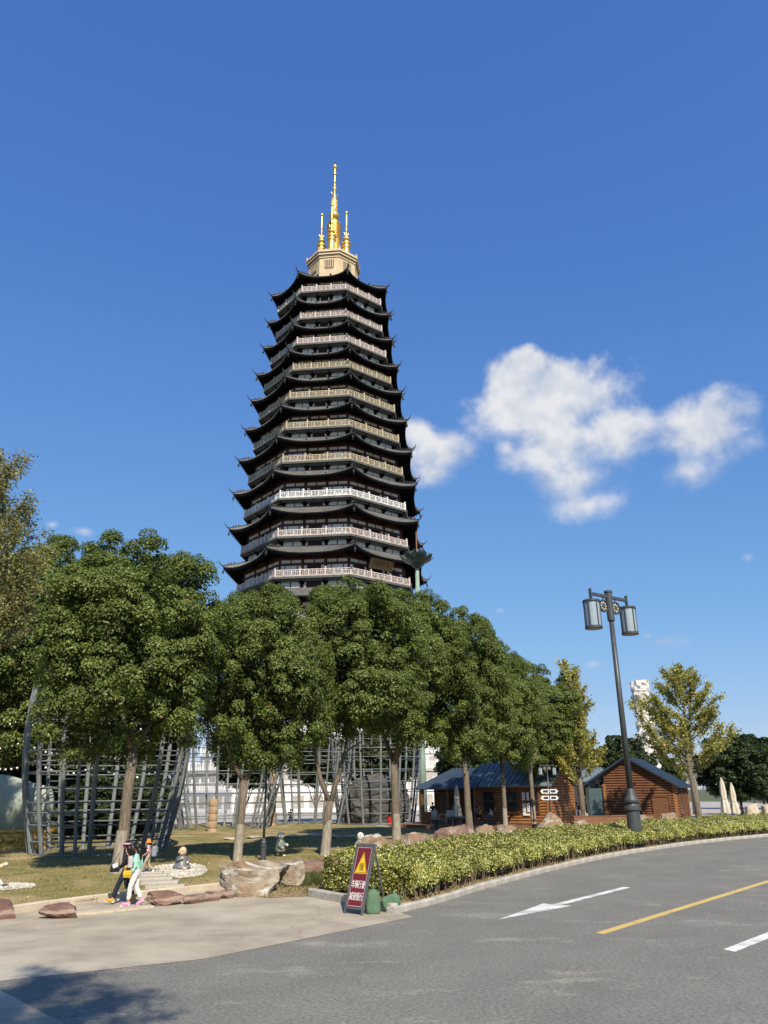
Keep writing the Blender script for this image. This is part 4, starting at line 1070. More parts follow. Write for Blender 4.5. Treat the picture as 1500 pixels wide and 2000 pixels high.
for i, (lab, x, y, z, rz, size, m) in enumerate([
    ('small maroon rock at the left edge of the concrete drive', -9.45, 20.95, 0, 0.3, (0.75, 0.5, 0.46), M_redrock),
    ('low maroon rock beside the drive, between the left edge and the walkers', -8.05, 20.95, 0, 0.25, (0.95, 0.55, 0.34), M_redrock),
    ('flat maroon rock just behind the pink shoes', -6.05, 23.15, 0, 0.3, (1.05, 0.6, 0.36), M_redrock),
    ('big angular rust and white boulder at the corner of the lawn', -3.95, 25.1, 0, 0.2, (2.15, 1.2, 0.98), M_rock),
    ('pale grey boulder leaning against the big corner boulder', -3.0, 26.1, 0.05, 0.6, (0.95, 0.9, 0.86), M_rock),
    ('long flat brown ledge rock behind the verge', -2.5, 29.6, 0.05, 0.45, (2.7, 1.1, 0.55), M_redrock),
    ('rust stained low rock at the foot of the twin stemmed camphor', -1.75, 32.0, 0.05, 0.7, (1.3, 0.9, 0.6), M_rock),
    ('rust and white boulder peeking over the warning sign', -0.45, 31.4, 0.05, 0.4, (2.3, 1.2, 1.32), M_rock),
    ('cream boulder to the right of the warning sign, behind the hedge', 1.0, 33.4, 0.05, 0.8, (1.5, 1.1, 1.25), M_rock),
    ('long maroon boulder above the hedge below the straight pale trunk', 2.9, 37.2, 0.05, 0.9, (2.9, 1.2, 1.36), M_redrock),
    ('rust and cream boulder under the straight pale camphor trunk', 4.5, 39.4, 0.05, 0.7, (1.4, 1.1, 1.28), M_rock),
    ('low cream rock behind the hedge, right of the straight pale trunk', 6.1, 42.0, 0.05, 0.6, (1.7, 1.1, 1.15), M_rock),
    ('tall blocky rust boulder behind the hedge in front of the left cabin', 9.0, 45.0, 0.05, 0.3, (1.9, 1.3, 1.62), M_rock),
    ('low pale rock behind the hedge left of the big street lamp', 12.0, 50.5, 0, 0.9, (2.2, 1.1, 1.12), M_rock),
    ('pale rock at the foot of the right cabin', 16.8, 55.5, 0, 0.7, (2.0, 1.1, 1.22), M_rock),
    ('small pale rock beside the spreading ginkgo', 19.8, 58.5, 0, 0.4, (1.6, 1.0, 1.25), M_rock)]):
    me = rock_mesh(100 + i, size, m); me.name = 'rock'
    o = link('rock', me, None, (x, y, z), rz); tag(o, lab, 'rock', 'rocks edging the garden')
# cut stone blocks edging the drive
for i, (lab, x, y, rz, L) in enumerate([('maroon edging block beside the flat rock near the pink shoes', -5.35, 23.35, 0.85, 0.62), ('middle one of the three maroon edging blocks', -4.95, 23.85, 0.9, 0.55), ('maroon edging block nearest the big corner boulder', -4.62, 24.35, 0.95, 0.5)]):
    me = rock_mesh(140 + i, (L, 0.34, 0.24), M_redrock, cuts=4, rough=0.04, div=3)
    tag(link('edging_block', me, None, (x, y, 0), rz), lab, 'stone block', 'edging blocks by the drive')
rr = random.Random(4); poly = [(-7.75, 21.35), (-7.3, 21.45), (-6.9, 21.85), (-6.5, 22.15), (-6.15, 22.55), (-6.35, 22.85), (-6.75, 22.6), (-7.2, 22.3), (-7.6, 21.95), (-7.9, 21.6)]
fine = []
for (ax, ay), (bx, by) in zip(poly, poly[1:] + poly[:1]):
    for k in range(5): fine.append((ax + (bx - ax) * k / 5 + rr.uniform(-.025, .025), ay + (by - ay) * k / 5 + rr.uniform(-.025, .025)))
o = MB().prism(fine, -0.02, 0.055).build('mortar_ledge', M_kerb2); tag(o, 'rough pale mortar ledge in front of the walking women', 'ledge'); soft(o, 0.02)

# ------------------------------------------------------------------ lamps
M_iron = mat('dark_grey_iron', (0.060, 0.066, 0.068), (0.042, 0.047, 0.050), rough=0.45, scale=3, spec=0.5)
M_frost = mat('frosted_lantern', (0.30, 0.36, 0.40), (0.26, 0.32, 0.36), rough=0.35, scale=2, spec=0.5)
M_under = mat('lantern_underside', (0.35, 0.31, 0.24), rough=0.5)
M_bud = mat('cream_medallion', (0.66, 0.58, 0.38), rough=0.5)
def lamp(label, loc, scale, rz, arm=1.55):
    root = thing('street_lamp', label, 'lamp', loc, rz, 'lamps with twin cylindrical lanterns'); root.scale = (scale,) * 3
    mb = MB(); mb.lathe([(0.40, -0.2), (0.40, 0.1), (0.36, 0.2), (0.34, 1.75), (0.42, 1.82), (0.42, 1.95), (0.32, 2.0), (0.29, 2.12), (0.38, 2.2), (0.38, 2.3), (0.27, 2.5), (0.18, 2.85)], 20); mb.build('pole_base', M_iron, root)
    mb = MB(); mb.path([(0, 0, 2.6), (0, 0, 12.0)], [0.165, 0.13], 16); mb.build('pole', M_iron, root, smooth=True)
    mb = MB(); mb.lathe([(0.20, 11.6), (0.20, 13.15), (0.235, 13.2), (0.235, 13.3), (0.05, 13.32)], 16); mb.build('pole_collar', M_iron, root)
    mb = MB(); mb.box((0, 0, 12.95), (2 * arm, 0.13, 0.16)); mb.build('arm', M_iron, root)
    for s in (-1, 1):
        x = s * arm
        L = MB().lathe([(0.41, 11.12), (0.41, 12.46)], 24, (x, 0, 0)).build('lantern', M_frost, root, smooth=False)
        mb = MB(); mb.lathe([(0.47, 12.46), (0.47, 12.56), (0.30, 12.60)], 24, (x, 0, 0)); mb.lathe([(0.47, 11.0), (0.47, 11.12)], 24, (x, 0, 0))
        for q in range(6):
            a = q * pi / 3 + 0.3; mb.box((x + 0.43 * cos(a), 0.43 * sin(a), 11.8), (0.05, 0.05, 1.35), a)
        mb.box((x, 0, 12.9), (0.12, 0.12, 0.66)); mb.build('lantern_frame', M_iron, L)
        MB().lathe([(0.36, 10.985), (0.36, 11.0)], 20, (x, 0, 0)).build('lantern_base', M_under, L)
        # pierced wheel ornament
        mb = MB(); cx, cz, R = s * 0.52, 12.38, 0.33
        for q in range(20):
            a0, a1 = q * pi / 10, (q + 1) * pi / 10
            mb.beam((cx + R * cos(a0), 0, cz + R * sin(a0)), (cx + R * cos(a1), 0, cz + R * sin(a1)), 0.10, 0.06)
        mb.ball((cx, 0, cz), (0.09, 0.05, 0.09), 10, 6); mb.box((cx, 0, 12.8), (0.05, 0.05, 0.24))
        for q in range(8): a = (q + 0.5) * pi / 4; mb.beam((cx + 0.08 * cos(a), 0, cz + 0.08 * sin(a)), (cx + 0.30 * cos(a), 0, cz + 0.30 * sin(a)), 0.035, 0.05)
        wh = mb.build('wheel_ornament', M_iron, root)
        mb = MB()
        for q in range(8): a = q * pi / 4; mb.ball((cx + 0.19 * cos(a), 0, cz + 0.19 * sin(a)), (0.055, 0.035, 0.055), 8, 6)
        mb.build('petal', M_bud, wh)
    return root
lamp('tall dark street lamp with two frosted lanterns rising from the roadside hedge', (12.55, 42.25, 0), 1.0, radians(36))
lamp('small garden lamp on the lawn between the first two camphor trunks', (-5.19, 35.0, 0.12), 0.325, radians(8))
l3 = lamp('garden lamp carrying four direction plates in front of the left cabin', (12.0, 60.8, 0), 0.352, radians(10))
M_plate = mat('white_plate', (0.75, 0.75, 0.73), rough=0.5); M_ink = mat('dark_ink', (0.04, 0.04, 0.045), rough=0.6)
for z in (7.75, 6.45):
    for s in (-1, 1):
        mb = MB(); pts = [(0.12, -0.42), (1.55, -0.42), (2.0, 0), (1.55, 0.42), (0.12, 0.42)]
        vs = [(s * x, y, zz + z) for y in (-0.30, -0.22) for x, zz in pts]; n = 5
        mb.add(vs, [tuple(range(n)), tuple(reversed(range(n, 2 * n)))] + [(i, (i + 1) % n, n + (i + 1) % n, n + i) for i in range(n)])
        pl = mb.build('direction_plate', M_plate, l3); mb = MB()
        mb.box((s * 0.85, -0.305, z), (1.1, 0.01, 0.50)); mb.build('plate_inscription', M_ink, pl)

# ------------------------------------------------------------------ lotus on its pole, carved column
M_lotus = mat('dark_green_metal', (0.045, 0.075, 0.062), (0.028, 0.050, 0.042), rough=0.4, scale=2, spec=0.5)
M_pale = mat('pale_green_pole', (0.27, 0.36, 0.29), (0.20, 0.28, 0.23), rough=0.5, scale=2)
root = thing('lotus_lamp', 'green metal lotus flower on a tall pale green pole beside the pagoda', 'sculpture', (3.5, 80, 0))
MB().path([(0, 0, 0), (0, 0, 6), (0, 0, 26.0)], [0.42, 0.34, 0.20], 12).build('pole', M_pale, root, smooth=True)
MB().lathe([(0.25, 25.4), (0.55, 25.7), (0.9, 26.1), (0.5, 26.4)], 12).build('receptacle', M_lotus, root)
MB().path([(0, 0, 26.2), (0, 0, 29.6)], [0.09, 0.06], 8).build('finial', mat('copper_finial', (0.30, 0.15, 0.08), rough=0.5), root)
def petal(L, W, up, curl, a):
    mb = MB(); n = 7; pts = []
    for i in range(n):
        t = i / (n - 1); w = W * sin(pi * min(1, t * 0.9 + 0.1)) ** 0.8 * (1 if t < 0.95 else 0.12)
        r = 0.35 + L * t * cos(up + curl * t); z = 26.0 + L * t * sin(up + curl * t)
        for k in (-1, 0, 1): pts.append(Vector((r - 0.14 * W * (k == 0), k * w / 2, z - (0.16 * W if k == 0 else 0))))
    R = Matrix.Rotation(a, 4, 'Z'); f = []
    for i in range(n - 1):
        for k in range(2): q = i * 3 + k; f.append((q, q + 3, q + 4, q + 1))
    mb.add(pts, f, R)
    o = mb.build('petal', M_lotus, root); s = o.modifiers.new('thickness', 'SOLIDIFY'); s.thickness = 0.05
for q in range(8): petal(1.75, 1.15, 0.12, 0.35, q * pi / 4 + 0.2)
for q in range(8): petal(1.55, 1.1, 0.45, 0.35, q * pi / 4 + 0.6)
for q in range(6): petal(1.5, 1.0, 0.95, 0.35, q * pi / 3)
root = thing('carved_column', 'white carved stone column with coiling relief above the dark trees', 'column', (35.4, 109.3, 0))
mb = MB(); nr, nz = 40, 110
for j in range(nz + 1):
    z = 17.0 * j / nz
    for i in range(nr):
        a = 2 * pi * i / nr
        coil = max(0, cos(a * 1 - z * 1.05 + 0.9 * noise.noise((z * 0.5, 1, 2)))) ** 2
        r = 1.05 + 0.34 * coil + 0.26 * noise.noise((cos(a) * 2.2, sin(a) * 2.2, z * 1.3)) + 0.16 * noise.noise((cos(a) * 5, sin(a) * 5, z * 3.1))
        if z > 15.6: r += 0.12
        if z < 1.2: r = 1.8
        mb.v.append((r * cos(a), r * sin(a), z))
for j in range(nz):
    for i in range(nr): i2 = (i + 1) % nr; mb.f.append((j * nr + i, j * nr + i2, (j + 1) * nr + i2, (j + 1) * nr + i))
mb.f.append(tuple(nz * nr + i for i in range(nr)))
mb.build('shaft', mat('carved_white_stone', (0.72, 0.69, 0.64), (0.55, 0.52, 0.47), rough=0.85, scale=1.5), root)
MB().prism([(2.2 * cos(q * pi / 4), 2.2 * sin(q * pi / 4)) for q in range(8)], -0.05, 0.8).build('plinth', MATS['carved_white_stone'], root)

# ------------------------------------------------------------------ lattice frames (steel petals)
M_steel = mat('grey_painted_steel', (0.19, 0.205, 0.20), (0.13, 0.142, 0.142), rough=0.45, scale=2.5, spec=0.5)
def cage(label, loc, R, H, n_rib, rz, step, gap=None, flare=1.22, truss=()):
    root = thing('lattice_frame', label, 'lattice frame', loc, rz, 'curved steel lattice frames')
    def prof(t): return R * (1 + (flare - 1) * 1.5 * t - (flare - 1) * 0.62 * t ** 2.6 * 1.4) 
    for i in range(n_rib):
        a = 2 * pi * i / n_rib
        if gap and gap[0] < i < gap[1]: continue
        pts = [(prof(t) * cos(a), prof(t) * sin(a), H * t) for t in np.linspace(0, 1, 10)]
        mb = MB(); mb.path(pts, 0.105, 8)
        if i in truss:
            q = [((prof(t) + 0.05) * cos(a + 0.2), (prof(t) + 0.05) * sin(a + 0.2), H * t) for t in np.linspace(0, 1, 10)]
            mb.path(q, 0.085, 8)
            for t in np.linspace(0.03, 0.97, int(H / 0.5)):
                mb.beam((prof(t) * cos(a), prof(t) * sin(a), H * t), (prof(t) * cos(a + .2), prof(t) * sin(a + .2), H * t), 0.05)
        mb.build('rib', M_steel, root, smooth=False)
    z = 0.06; k = 0
    while z < H:
        t = z / H; r = prof(t); n = 36
        arc = [2 * pi * j / n for j in range(n + 1)]
        if gap: arc = [x for x in arc if not (2 * pi * gap[0] / n_rib + 0.02 < x < 2 * pi * gap[1] / n_rib - 0.02)]
        mb = MB(); segs = []; cur = []
        for x in arc:
            if cur and x - cur[-1] > 2 * pi / n * 1.5: segs.append(cur); cur = []
            cur.append(x)
        segs.append(cur)
        for sg in segs:
            if len(sg) > 1: mb.path([(r * cos(x), r * sin(x), z) for x in sg], 0.036 if k else 0.055, 5)
        mb.build('ring', M_steel, root); z += step * (1 + 0.25 * sin(k * 1.7)); k += 1
    return root
cage('tall steel lattice frame on the left, behind the walking women', (-14.2, 41.2, 0.15), 3.1, 7.8, 16, 0.2, 0.58, truss=(6, 8, 11, 15, 1), flare=1.4)
cage('steel lattice frame in the middle, behind the garden lamp', (-13.6, 67.5, 0.1), 3.7, 11.0, 16, 0.5, 0.85, truss=(2, 5, 9, 13), flare=1.6)
cage('steel lattice frame behind the twin stemmed camphor, farthest back', (-7.2, 74.5, 0.1), 3.0, 10.5, 14, 0.1, 0.85, truss=(0, 4, 7, 11), flare=1.6)
cage('steel lattice frame on the right enclosing the dark domed rock', (-1.0, 76.0, 0.1), 3.4, 11.0, 14, 0.34, 0.9, truss=(13, 6, 3), flare=1.35)

# ------------------------------------------------------------------ things among the frames
o = link('domed_rock', rock_mesh(201, (6.6, 4.2, 4.5), M_greyrock, cuts=0, rough=0.14, div=5), None, (-1.0, 77.2, 0.1), 0.1)
tag(o, 'dark domed garden rock inside the right lattice frame', 'rock')
root = thing('bucket', 'small red bucket on the ground before the dark domed rock', 'bucket', (0.25, 74.2, 0.15))
M_red = mat('red_plastic', (0.50, 0.03, 0.03), rough=0.4)
MB().lathe([(0.24, 0), (0.32, 0.55), (0.34, 0.57), (0.30, 0.57), (0.22, 0.05)], 14).build('tub', M_red, root)
MB().path([(0.32 * cos(t), 0, 0.55 + 0.30 * sin(t)) for t in np.linspace(0, pi, 9)], 0.015, 5).build('handle', M_steel, root)
# green stone screen on golden base
root = thing('stone_screen', 'pale green stone screen on a golden carved base at the left edge', 'screen', (-21.9, 43.5, 0.12), 0.28)
mb = MB(); nx, nz = 24, 12
for side in (0, 1):
    for j in range(nz + 1):
        for i in range(nx + 1):
            x = -4 + 8 * i / nx; t = j / nz; top = 3.55 + 0.25 * sin(x * 1.1 + 0.5) - 0.15 * (abs(x) / 4) ** 4
            edge = 1 - 0.06 * t * (1 - t) * 4 if abs(x) > 3.6 else 1
            y = (-0.45 - 0.35 * sin(pi * t)) if side == 0 else 0.4
            y += 0.10 * noise.noise((x * 0.8, t * 3, side * 3.0))
            mb.v.append((x * (0.93 + 0.07 * sin(pi * t)), y * (1 - 0.25 * (i in (0, nx))), 1.05 + (top - 1.05) * t))
w = nx + 1
for side in (0, 1):
    o0 = side * w * (nz + 1)
    for j in range(nz):
        for i in range(nx):
            a = o0 + j * w + i; q = (a, a + 1, a + w + 1, a + w); mb.f.append(q if side == 0 else q[::-1])
B = w * (nz + 1)
for i in range(nx): a = nz * w + i; mb.f.append((a, a + 1, B + a + 1, B + a))
for j in range(nz):
    for i in (0, nx): a = j * w + i; q = (a, a + w, B + a + w, B + a); mb.f.append(q if i == 0 else q[::-1])
mb.build('slab', mat('green_jade_stone', (0.42, 0.45, 0.36), (0.28, 0.32, 0.26), rough=0.6, scale=0.9, detail=9, c3=(0.20, 0.25, 0.22), bump=0.3, bump_scale=5), root, smooth=True)
M_gilt = mat('gilt_relief', (0.66, 0.40, 0.10), (0.42, 0.23, 0.05), rough=0.42, scale=4, bump=1.0, bump_scale=9, metal=0.55, spec=0.5)
mb = MB(); mb.box((0, 0, 0.12), (8.5, 1.5, 0.24)); mb.box((0, 0, 0.95), (8.5, 1.5, 0.2)); mb.box((0, 0, 0.55), (8.2, 1.25, 0.7)); base = mb.build('base', M_gilt, root); soft(base, 0.04)
for i in range(6):
    x = -3.5 + i * 1.4; mb = MB(); mb.box((x, -0.66, 0.55), (1.22, 0.10, 0.58)); mb.ball((x, -0.72, 0.55), (0.30, 0.09, 0.2), 10, 6)
    for s in (-1, 1): mb.ball((x + s * 0.4, -0.71, 0.5), (0.14, 0.07, 0.17), 8, 5)
    mb.build('relief_panel', M_gilt, base)
# notched wooden posts
M_wood = mat('weathered_post_wood', (0.42, 0.31, 0.20), (0.27, 0.19, 0.12), rough=0.9, scale=3, bump=0.5)
for lab, loc, H, r in (('tall notched wooden post beside the garden lamp', (-10.1, 72.3, 0.1), 4.9, 0.34), ('short notched wooden post behind the left side of the lawn', (-13.0, 61.6, 0.1), 2.4, 0.36), ('notched wooden post inside the left lattice frame', (-16.4, 55.0, 0.1), 2.3, 0.32)):
    prof = [(r * 1.1, 0)]; z = 0.2
    while z < H - 0.5: prof += [(r, z), (r * 0.88, z + 0.05), (r * 0.88, z + 0.10), (r, z + 0.2), (r * 1.02, z + 0.38)]; z += 0.5
    prof += [(r * 0.9, H - 0.1), (r * 0.3, H)]
    o = MB().lathe(prof, 14).build('notched_post', M_wood, None, loc=loc); tag(o, lab, 'post', 'notched wooden posts')
# strings of white bulbs in the dark trees
M_bulb = mat('white_bulb', (0.85, 0.85, 0.82), rough=0.4)
for i, (lab, a, b) in enumerate([('upper string of white bulbs looped through the dark trees', (-25.5, 47.5, 7.4), (-14.0, 46.5, 6.6)), ('middle string of white bulbs above the green stone screen', (-25.0, 47.0, 6.2), (-13.5, 46.2, 5.2)), ('lower string of white bulbs near the left lattice frame', (-24.0, 46.8, 5.0), (-12.8, 46.0, 4.2))]):
    root = thing('bulb_string', lab, 'string lights', (0, 0, 0), 0, 'strings of white bulbs'); a, b = Vector(a), Vector(b); n = 34
    pts = [a.lerp(b, t) - Vector((0, 0, 0.9 * sin(pi * ((t * 3) % 1)) * 0.6)) for t in np.linspace(0, 1, n)]
    MB().path(pts, 0.012, 4).build('wire', M_ink, root)
    mb = MB()
    for p in pts[1:-1]: mb.ball(p - Vector((0, 0, 0.08)), 0.065, 8, 6)
    tag(mb.build('bulb', M_bulb, root), kind='stuff')
# stepping slabs
M_slabstone = mat('pale_slab', (0.46, 0.42, 0.34), (0.36, 0.32, 0.26), rough=0.9, scale=2.5, bump=0.3)
for i in range(6):
    t = i / 5; x, y = -8.72 + 1.95 * t, 29.9 - 4.05 * t
    o = MB().box((0, 0, 0.0), (1.15, 0.52, 0.10)).build('stepping_slab', M_slabstone, None, loc=(x, y, lawn_z(x, y) + 0.045), rz=0.12 + 0.03 * (i % 3)); soft(o, 0.02)
    tag(o, ('stepping slab nearest the lawn kerb' if i == 5 else 'stepping slab farthest from the lawn kerb, at the child\'s feet' if i == 0 else ['', 'second', 'third', 'fourth', 'fifth'][i] + ' stepping slab of the short lawn path, counted from the child'), 'paving slab', 'stepping slabs on the lawn')
for i in range(8):
    x, y = -9.6 + i * 1.25, 51.5 + 0.5 * sin(i * 2.0)
    o = link('stepping_stone', rock_mesh(230 + i, (0.95, 0.75, 0.14), M_slabstone, cuts=4, rough=0.06, div=3), None, (x, y, lawn_z(x, y)), i * 0.7)
    tag(o, ['leftmost flat stepping stone across the rear lawn', 'second flat stepping stone from the left across the rear lawn', 'third flat stepping stone from the left across the rear lawn', 'fourth flat stepping stone from the left across the rear lawn', 'fifth flat stepping stone from the left across the rear lawn', 'sixth flat stepping stone from the left across the rear lawn', 'next to last flat stepping stone on the right of the rear lawn', 'rightmost flat stepping stone across the rear lawn'][i], 'stepping stone', 'stepping stones across the rear lawn')
# gravel beds
M_gravel = leaf_mat('gravel', [(0, (0.25, 0.22, 0.17)), (0.5, (0.42, 0.38, 0.31)), (1, (0.62, 0.59, 0.53))], trans=0.0, rough=0.85)
def gravel(label, cx, cy, rx, ry, rz, n):
    mb = MB(); rr = random.Random(int(cx * 10)); c, s = cos(rz), sin(rz)
    ico = [(0, 0, .6), (.9, 0, 0), (.2, .9, 0.05), (-.8, .4, 0), (-.6, -.7, .08), (.4, -.85, 0)]; f = [(0, 1, 2), (0, 2, 3), (0, 3, 4), (0, 4, 5), (0, 5, 1)]
    for _ in range(n):
        a = rr.uniform(0, 2 * pi); q = math.sqrt(rr.random()); u, v = rx * q * cos(a), ry * q * sin(a); x, y = cx + u * c - v * s, cy + u * s + v * c
        k = rr.uniform(0.035, 0.085); M = Matrix.Translation((x, y, lawn_z(x, y) + 0.005)) @ Matrix.Rotation(rr.uniform(0, 6), 4, 'Z') @ Matrix.Diagonal((k, k * rr.uniform(.7, 1.2), k * rr.uniform(.7, 1.3), 1))
        mb.add(ico, f, M)
    o = mb.build('gravel_bed', M_gravel); tag(o, label, 'gravel', kind='stuff')
gravel('oval bed of pale gravel round the seated monk figure', -7.55, 30.4, 1.0, 2.3, 0.22, 2400)
gravel('patch of pale gravel at the left edge of the lawn', -11.9, 25.9, 1.05, 1.1, 0.3, 1100)

# ------------------------------------------------------------------ log cabins
M_log = mat('varnished_log', (0.37, 0.165, 0.055), (0.17, 0.070, 0.026), rough=0.5, scale=2.0, detail=9, stretch=(0.35, 0.35, 6), spec=0.4, bump=0.3, bump_scale=8)
M_logd = mat('dark_log', (0.20, 0.085, 0.036), (0.10, 0.040, 0.019), rough=0.55, scale=2.0, detail=9, stretch=(0.35, 0.35, 6), spec=0.4, bump=0.3, bump_scale=8)  # darker brown version of the log colour
M_blue = mat('blue_metal_roof', (0.035, 0.062, 0.105), (0.024, 0.044, 0.075), rough=0.45, scale=1, spec=0.5)
M_grey_roof = mat('grey_green_metal_roof', (0.16, 0.20, 0.205), (0.12, 0.15, 0.155), rough=0.5, scale=1, spec=0.5)
M_glass = mat('dark_window_glass', (0.025, 0.03, 0.035), rough=0.08, spec=0.7)
M_poster = mat('white_notice', (0.80, 0.79, 0.77), rough=0.5)
def log_wall(root, m, p0, p1, h0, logs, gable=None, z0=0.0):
    """Horizontal half-round logs from p0 to p1; gable = extra rise with the apex in the middle."""
    p0, p1 = Vector((*p0, 0)), Vector((*p1, 0)); d = p1 - p0; L = d.length; rz = atan2(d.y, d.x); step = 0.22
    H = h0 + (gable or 0); n = int(H / step)
    for i in range(n):
        z = z0 + (i + 0.5) * step; l = L; x0 = 0.0
        if z > h0:
            k = (z - h0) / gable; l = L * (1 - k) ; x0 = L * k / 2
            if l < 0.3: continue
        mb = MB(); prof = [(0.0, -step / 2), (-0.07, -step * 0.42), (-0.115, -step * 0.15), (-0.115, step * 0.15), (-0.07, step * 0.42), (0.0, step / 2), (0.10, step / 2), (0.10, -step / 2)]
        vs = [(x, y, zz) for x in (0, l) for y, zz in prof]; q = len(prof)
        mb.add(vs, [tuple(reversed(range(q))), tuple(range(q, 2 * q))] + [(a, (a + 1) % q, q + (a + 1) % q, q + a) for a in range(q)])
        o = mb.build('log', m, root, loc=p0 + d.normalized() * x0 + Vector((0, 0, z)), rz=rz)
def opening(root, name, p0, p1, t, w, z0, z1, m_in, frame_m, mull=True, out=0.13):
    """Window or door: dark pane with a proud frame, at fraction t along the wall p0-p1."""
    p0, p1 = Vector((*p0, 0)), Vector((*p1, 0)); d = (p1 - p0); c = p0 + d * t; rz = atan2(d.y, d.x); h = z1 - z0
    mb = MB(); mb.box((0, -out, h / 2), (w, 0.06, h)); o = mb.build(name, m_in, root, loc=(c.x, c.y, z0), rz=rz)
    mb = MB()
    for s in (-1, 1): mb.box((s * (w / 2 + 0.05), -out - 0.02, h / 2), (0.11, 0.14, h + 0.2))
    for z in (-0.05, h + 0.05): mb.box((0, -out - 0.025, z), (w, 0.13, 0.11))
    if mull: mb.box((0, -out - 0.03, h * 0.52), (w, 0.06, 0.06))
    mb.build('frame', frame_m, o); return o
def roof_plane(root, pts, m, thick=0.10, seam=0.45, name='roof'):
    """Metal roof sheet over four corners (eave a-b, ridge d-c) with raised seams."""
    a, b, c, d = [Vector(p) for p in pts]; n = (b - a).cross(d - a).normalized()
    if n.z < 0: n = -n
    mb = MB(); vs = [a, b, c, d] + [p - n * thick for p in (a, b, c, d)]
    mb.add(vs, [(0, 1, 2, 3), (7, 6, 5, 4), (0, 4, 5, 1), (1, 5, 6, 2), (2, 6, 7, 3), (3, 7, 4, 0)])
    o = mb.build(name, m, root); mb = MB(); k = max(2, int((b - a).length / seam))
    for i in range(k + 1): t = i / k; mb.beam(a.lerp(b, t) + n * 0.02, d.lerp(c, t) + n * 0.02, 0.05, 0.06)
    tag(mb.build('roof_seam', m, o), kind='stuff'); return o
# left cabin: long side faces front-left, gable end faces front-right; local x along the long side, y inward
root = thing('log_cabin', 'orange log cabin with blue metal roof on the left, notice beside its window', 'cabin', (13.1, 66.8, 0), radians(-33), 'log cabins')
L1, W1 = 6.6, 5.6; h, g = 3.3, 1.75
log_wall(root, M_log, (-L1, 0), (0, 0), h, 0); log_wall(root, M_log, (0, 0), (0, W1), h, 0, gable=g); log_wall(root, M_log, (-L1, W1), (-L1, 0), h, 0, gable=g); log_wall(root, M_log, (0, W1), (-L1, W1), h, 0)
for t, w in ((0.20, 1.0), (0.52, 1.1), (0.80, 1.0)): opening(root, 'window', (-L1, 0), (0, 0), t, w, 1.15, 2.75, M_glass, M_logd)
for p in ((0, 0), (0, W1), (-L1, 0), (-L1, W1)): MB().box((p[0], p[1], h / 2), (0.26, 0.26, h)).build('corner_post', M_log, root)
ov = 0.55
roof_plane(root, [(-L1 - ov, -ov, h - 0.15), (ov, -ov, h - 0.15), (ov, W1 / 2, h + g + 0.12), (-L1 - ov, W1 / 2, h + g + 0.12)], M_grey_roof)
roof_plane(root, [(ov, W1 + ov, h - 0.15), (-L1 - ov, W1 + ov, h - 0.15), (-L1 - ov, W1 / 2 - 0.003, h + g + 0.115), (ov, W1 / 2 - 0.003, h + g + 0.115)], M_blue)
nb = MB().box((0, -0.19, 0), (0.62, 0.03, 0.62)).build('notice', M_poster, root, loc=(-1.9, 0, 2.35)); nb2 = MB().box((0, -0.19, 0), (0.62, 0.03, 0.95)).build('notice', M_poster, root, loc=(-1.9, 0, 1.05 + 0.3))
# porch wing with hipped roof
X0 = -L1 - 0.1; log_wall(root, M_logd, (X0 - 4.6, 1.2), (X0, 1.2), h - 0.2, 0)
for t, w in ((0.28, 1.5), (0.78, 1.1)): opening(root, 'window', (X0 - 4.6, 1.2), (X0, 1.2), t, w, 0.7, 2.6, M_glass, M_logd)
for x in (X0 - 5.0, X0 - 2.4): MB().box((x, -0.3, 1.5), (0.24, 0.24, 3.0)).build('porch_post', M_logd, root)
hp = h - 0.25; xa, xb, ya, yb = X0 - 5.7, X0 + 0.6, -0.75, 5.2; rx, ry, rzp = xa + 2.6, (ya + yb) / 2, hp + 1.7
roof_plane(root, [(xa, ya, hp), (xb, ya, hp), (xb, ry, rzp), (rx, ry, rzp)], M_blue, name='porch_roof'); roof_plane(root, [(xa, yb, hp), (xa, ya, hp), (rx, ry, rzp), (rx + 0.004, ry + 0.004, rzp)], M_blue, name='porch_roof'); roof_plane(root, [(xb, yb, hp), (xa, yb, hp), (rx, ry, rzp), (xb, ry, rzp)], M_blue, name='porch_roof')
# right cabin: gable end faces front-left
root = thing('log_cabin', 'dark brown log cabin with blue metal roof on the right, behind the tall street lamp', 'cabin', (25.6, 73.0, 0), radians(-26), 'log cabins')
Wc, Lc = 6.1, 9.6; g2 = 2.25
log_wall(root, M_logd, (-Wc, 0), (0, 0), h, 0, gable=None); 
log_wall(root, M_logd, (0, 0), (0, Lc), h, 0); log_wall(root, M_logd, (-Wc, Lc), (-Wc, 0), h, 0); log_wall(root, M_logd, (0, Lc), (-Wc, Lc), h, 0)
# gable triangle: apex left of centre so the left slope runs on over the porch
ax = -3.9
i = 0; z = h + 0.11
while z < h + g2 - 0.15:
    k = (z - h) / g2; x0, x1 = -Wc - 1.55 + (ax + Wc + 1.55) * k, 0 + ax * k
    if k < 0.4: x0 = max(x0, -Wc)
    mb = MB(); prof = [(0.0, -.11), (-0.07, -.09), (-0.115, -.03), (-0.115, .03), (-0.07, .09), (0.0, .11), (0.10, .11), (0.10, -.11)]
    vs = [(x, y, zz) for x in (x0, x1) for y, zz in prof]; q = 8
    mb.add(vs, [tuple(reversed(range(q))), tuple(range(q, 2 * q))] + [(a, (a + 1) % q, q + (a + 1) % q, q + a) for a in range(q)]); mb.build('log', M_logd, root, loc=(0, 0, z)); z += 0.22
opening(root, 'door', (-Wc, 0), (0, 0), 0.80, 1.35, 0.05, 2.15, M_logd, M_logd, mull=False)
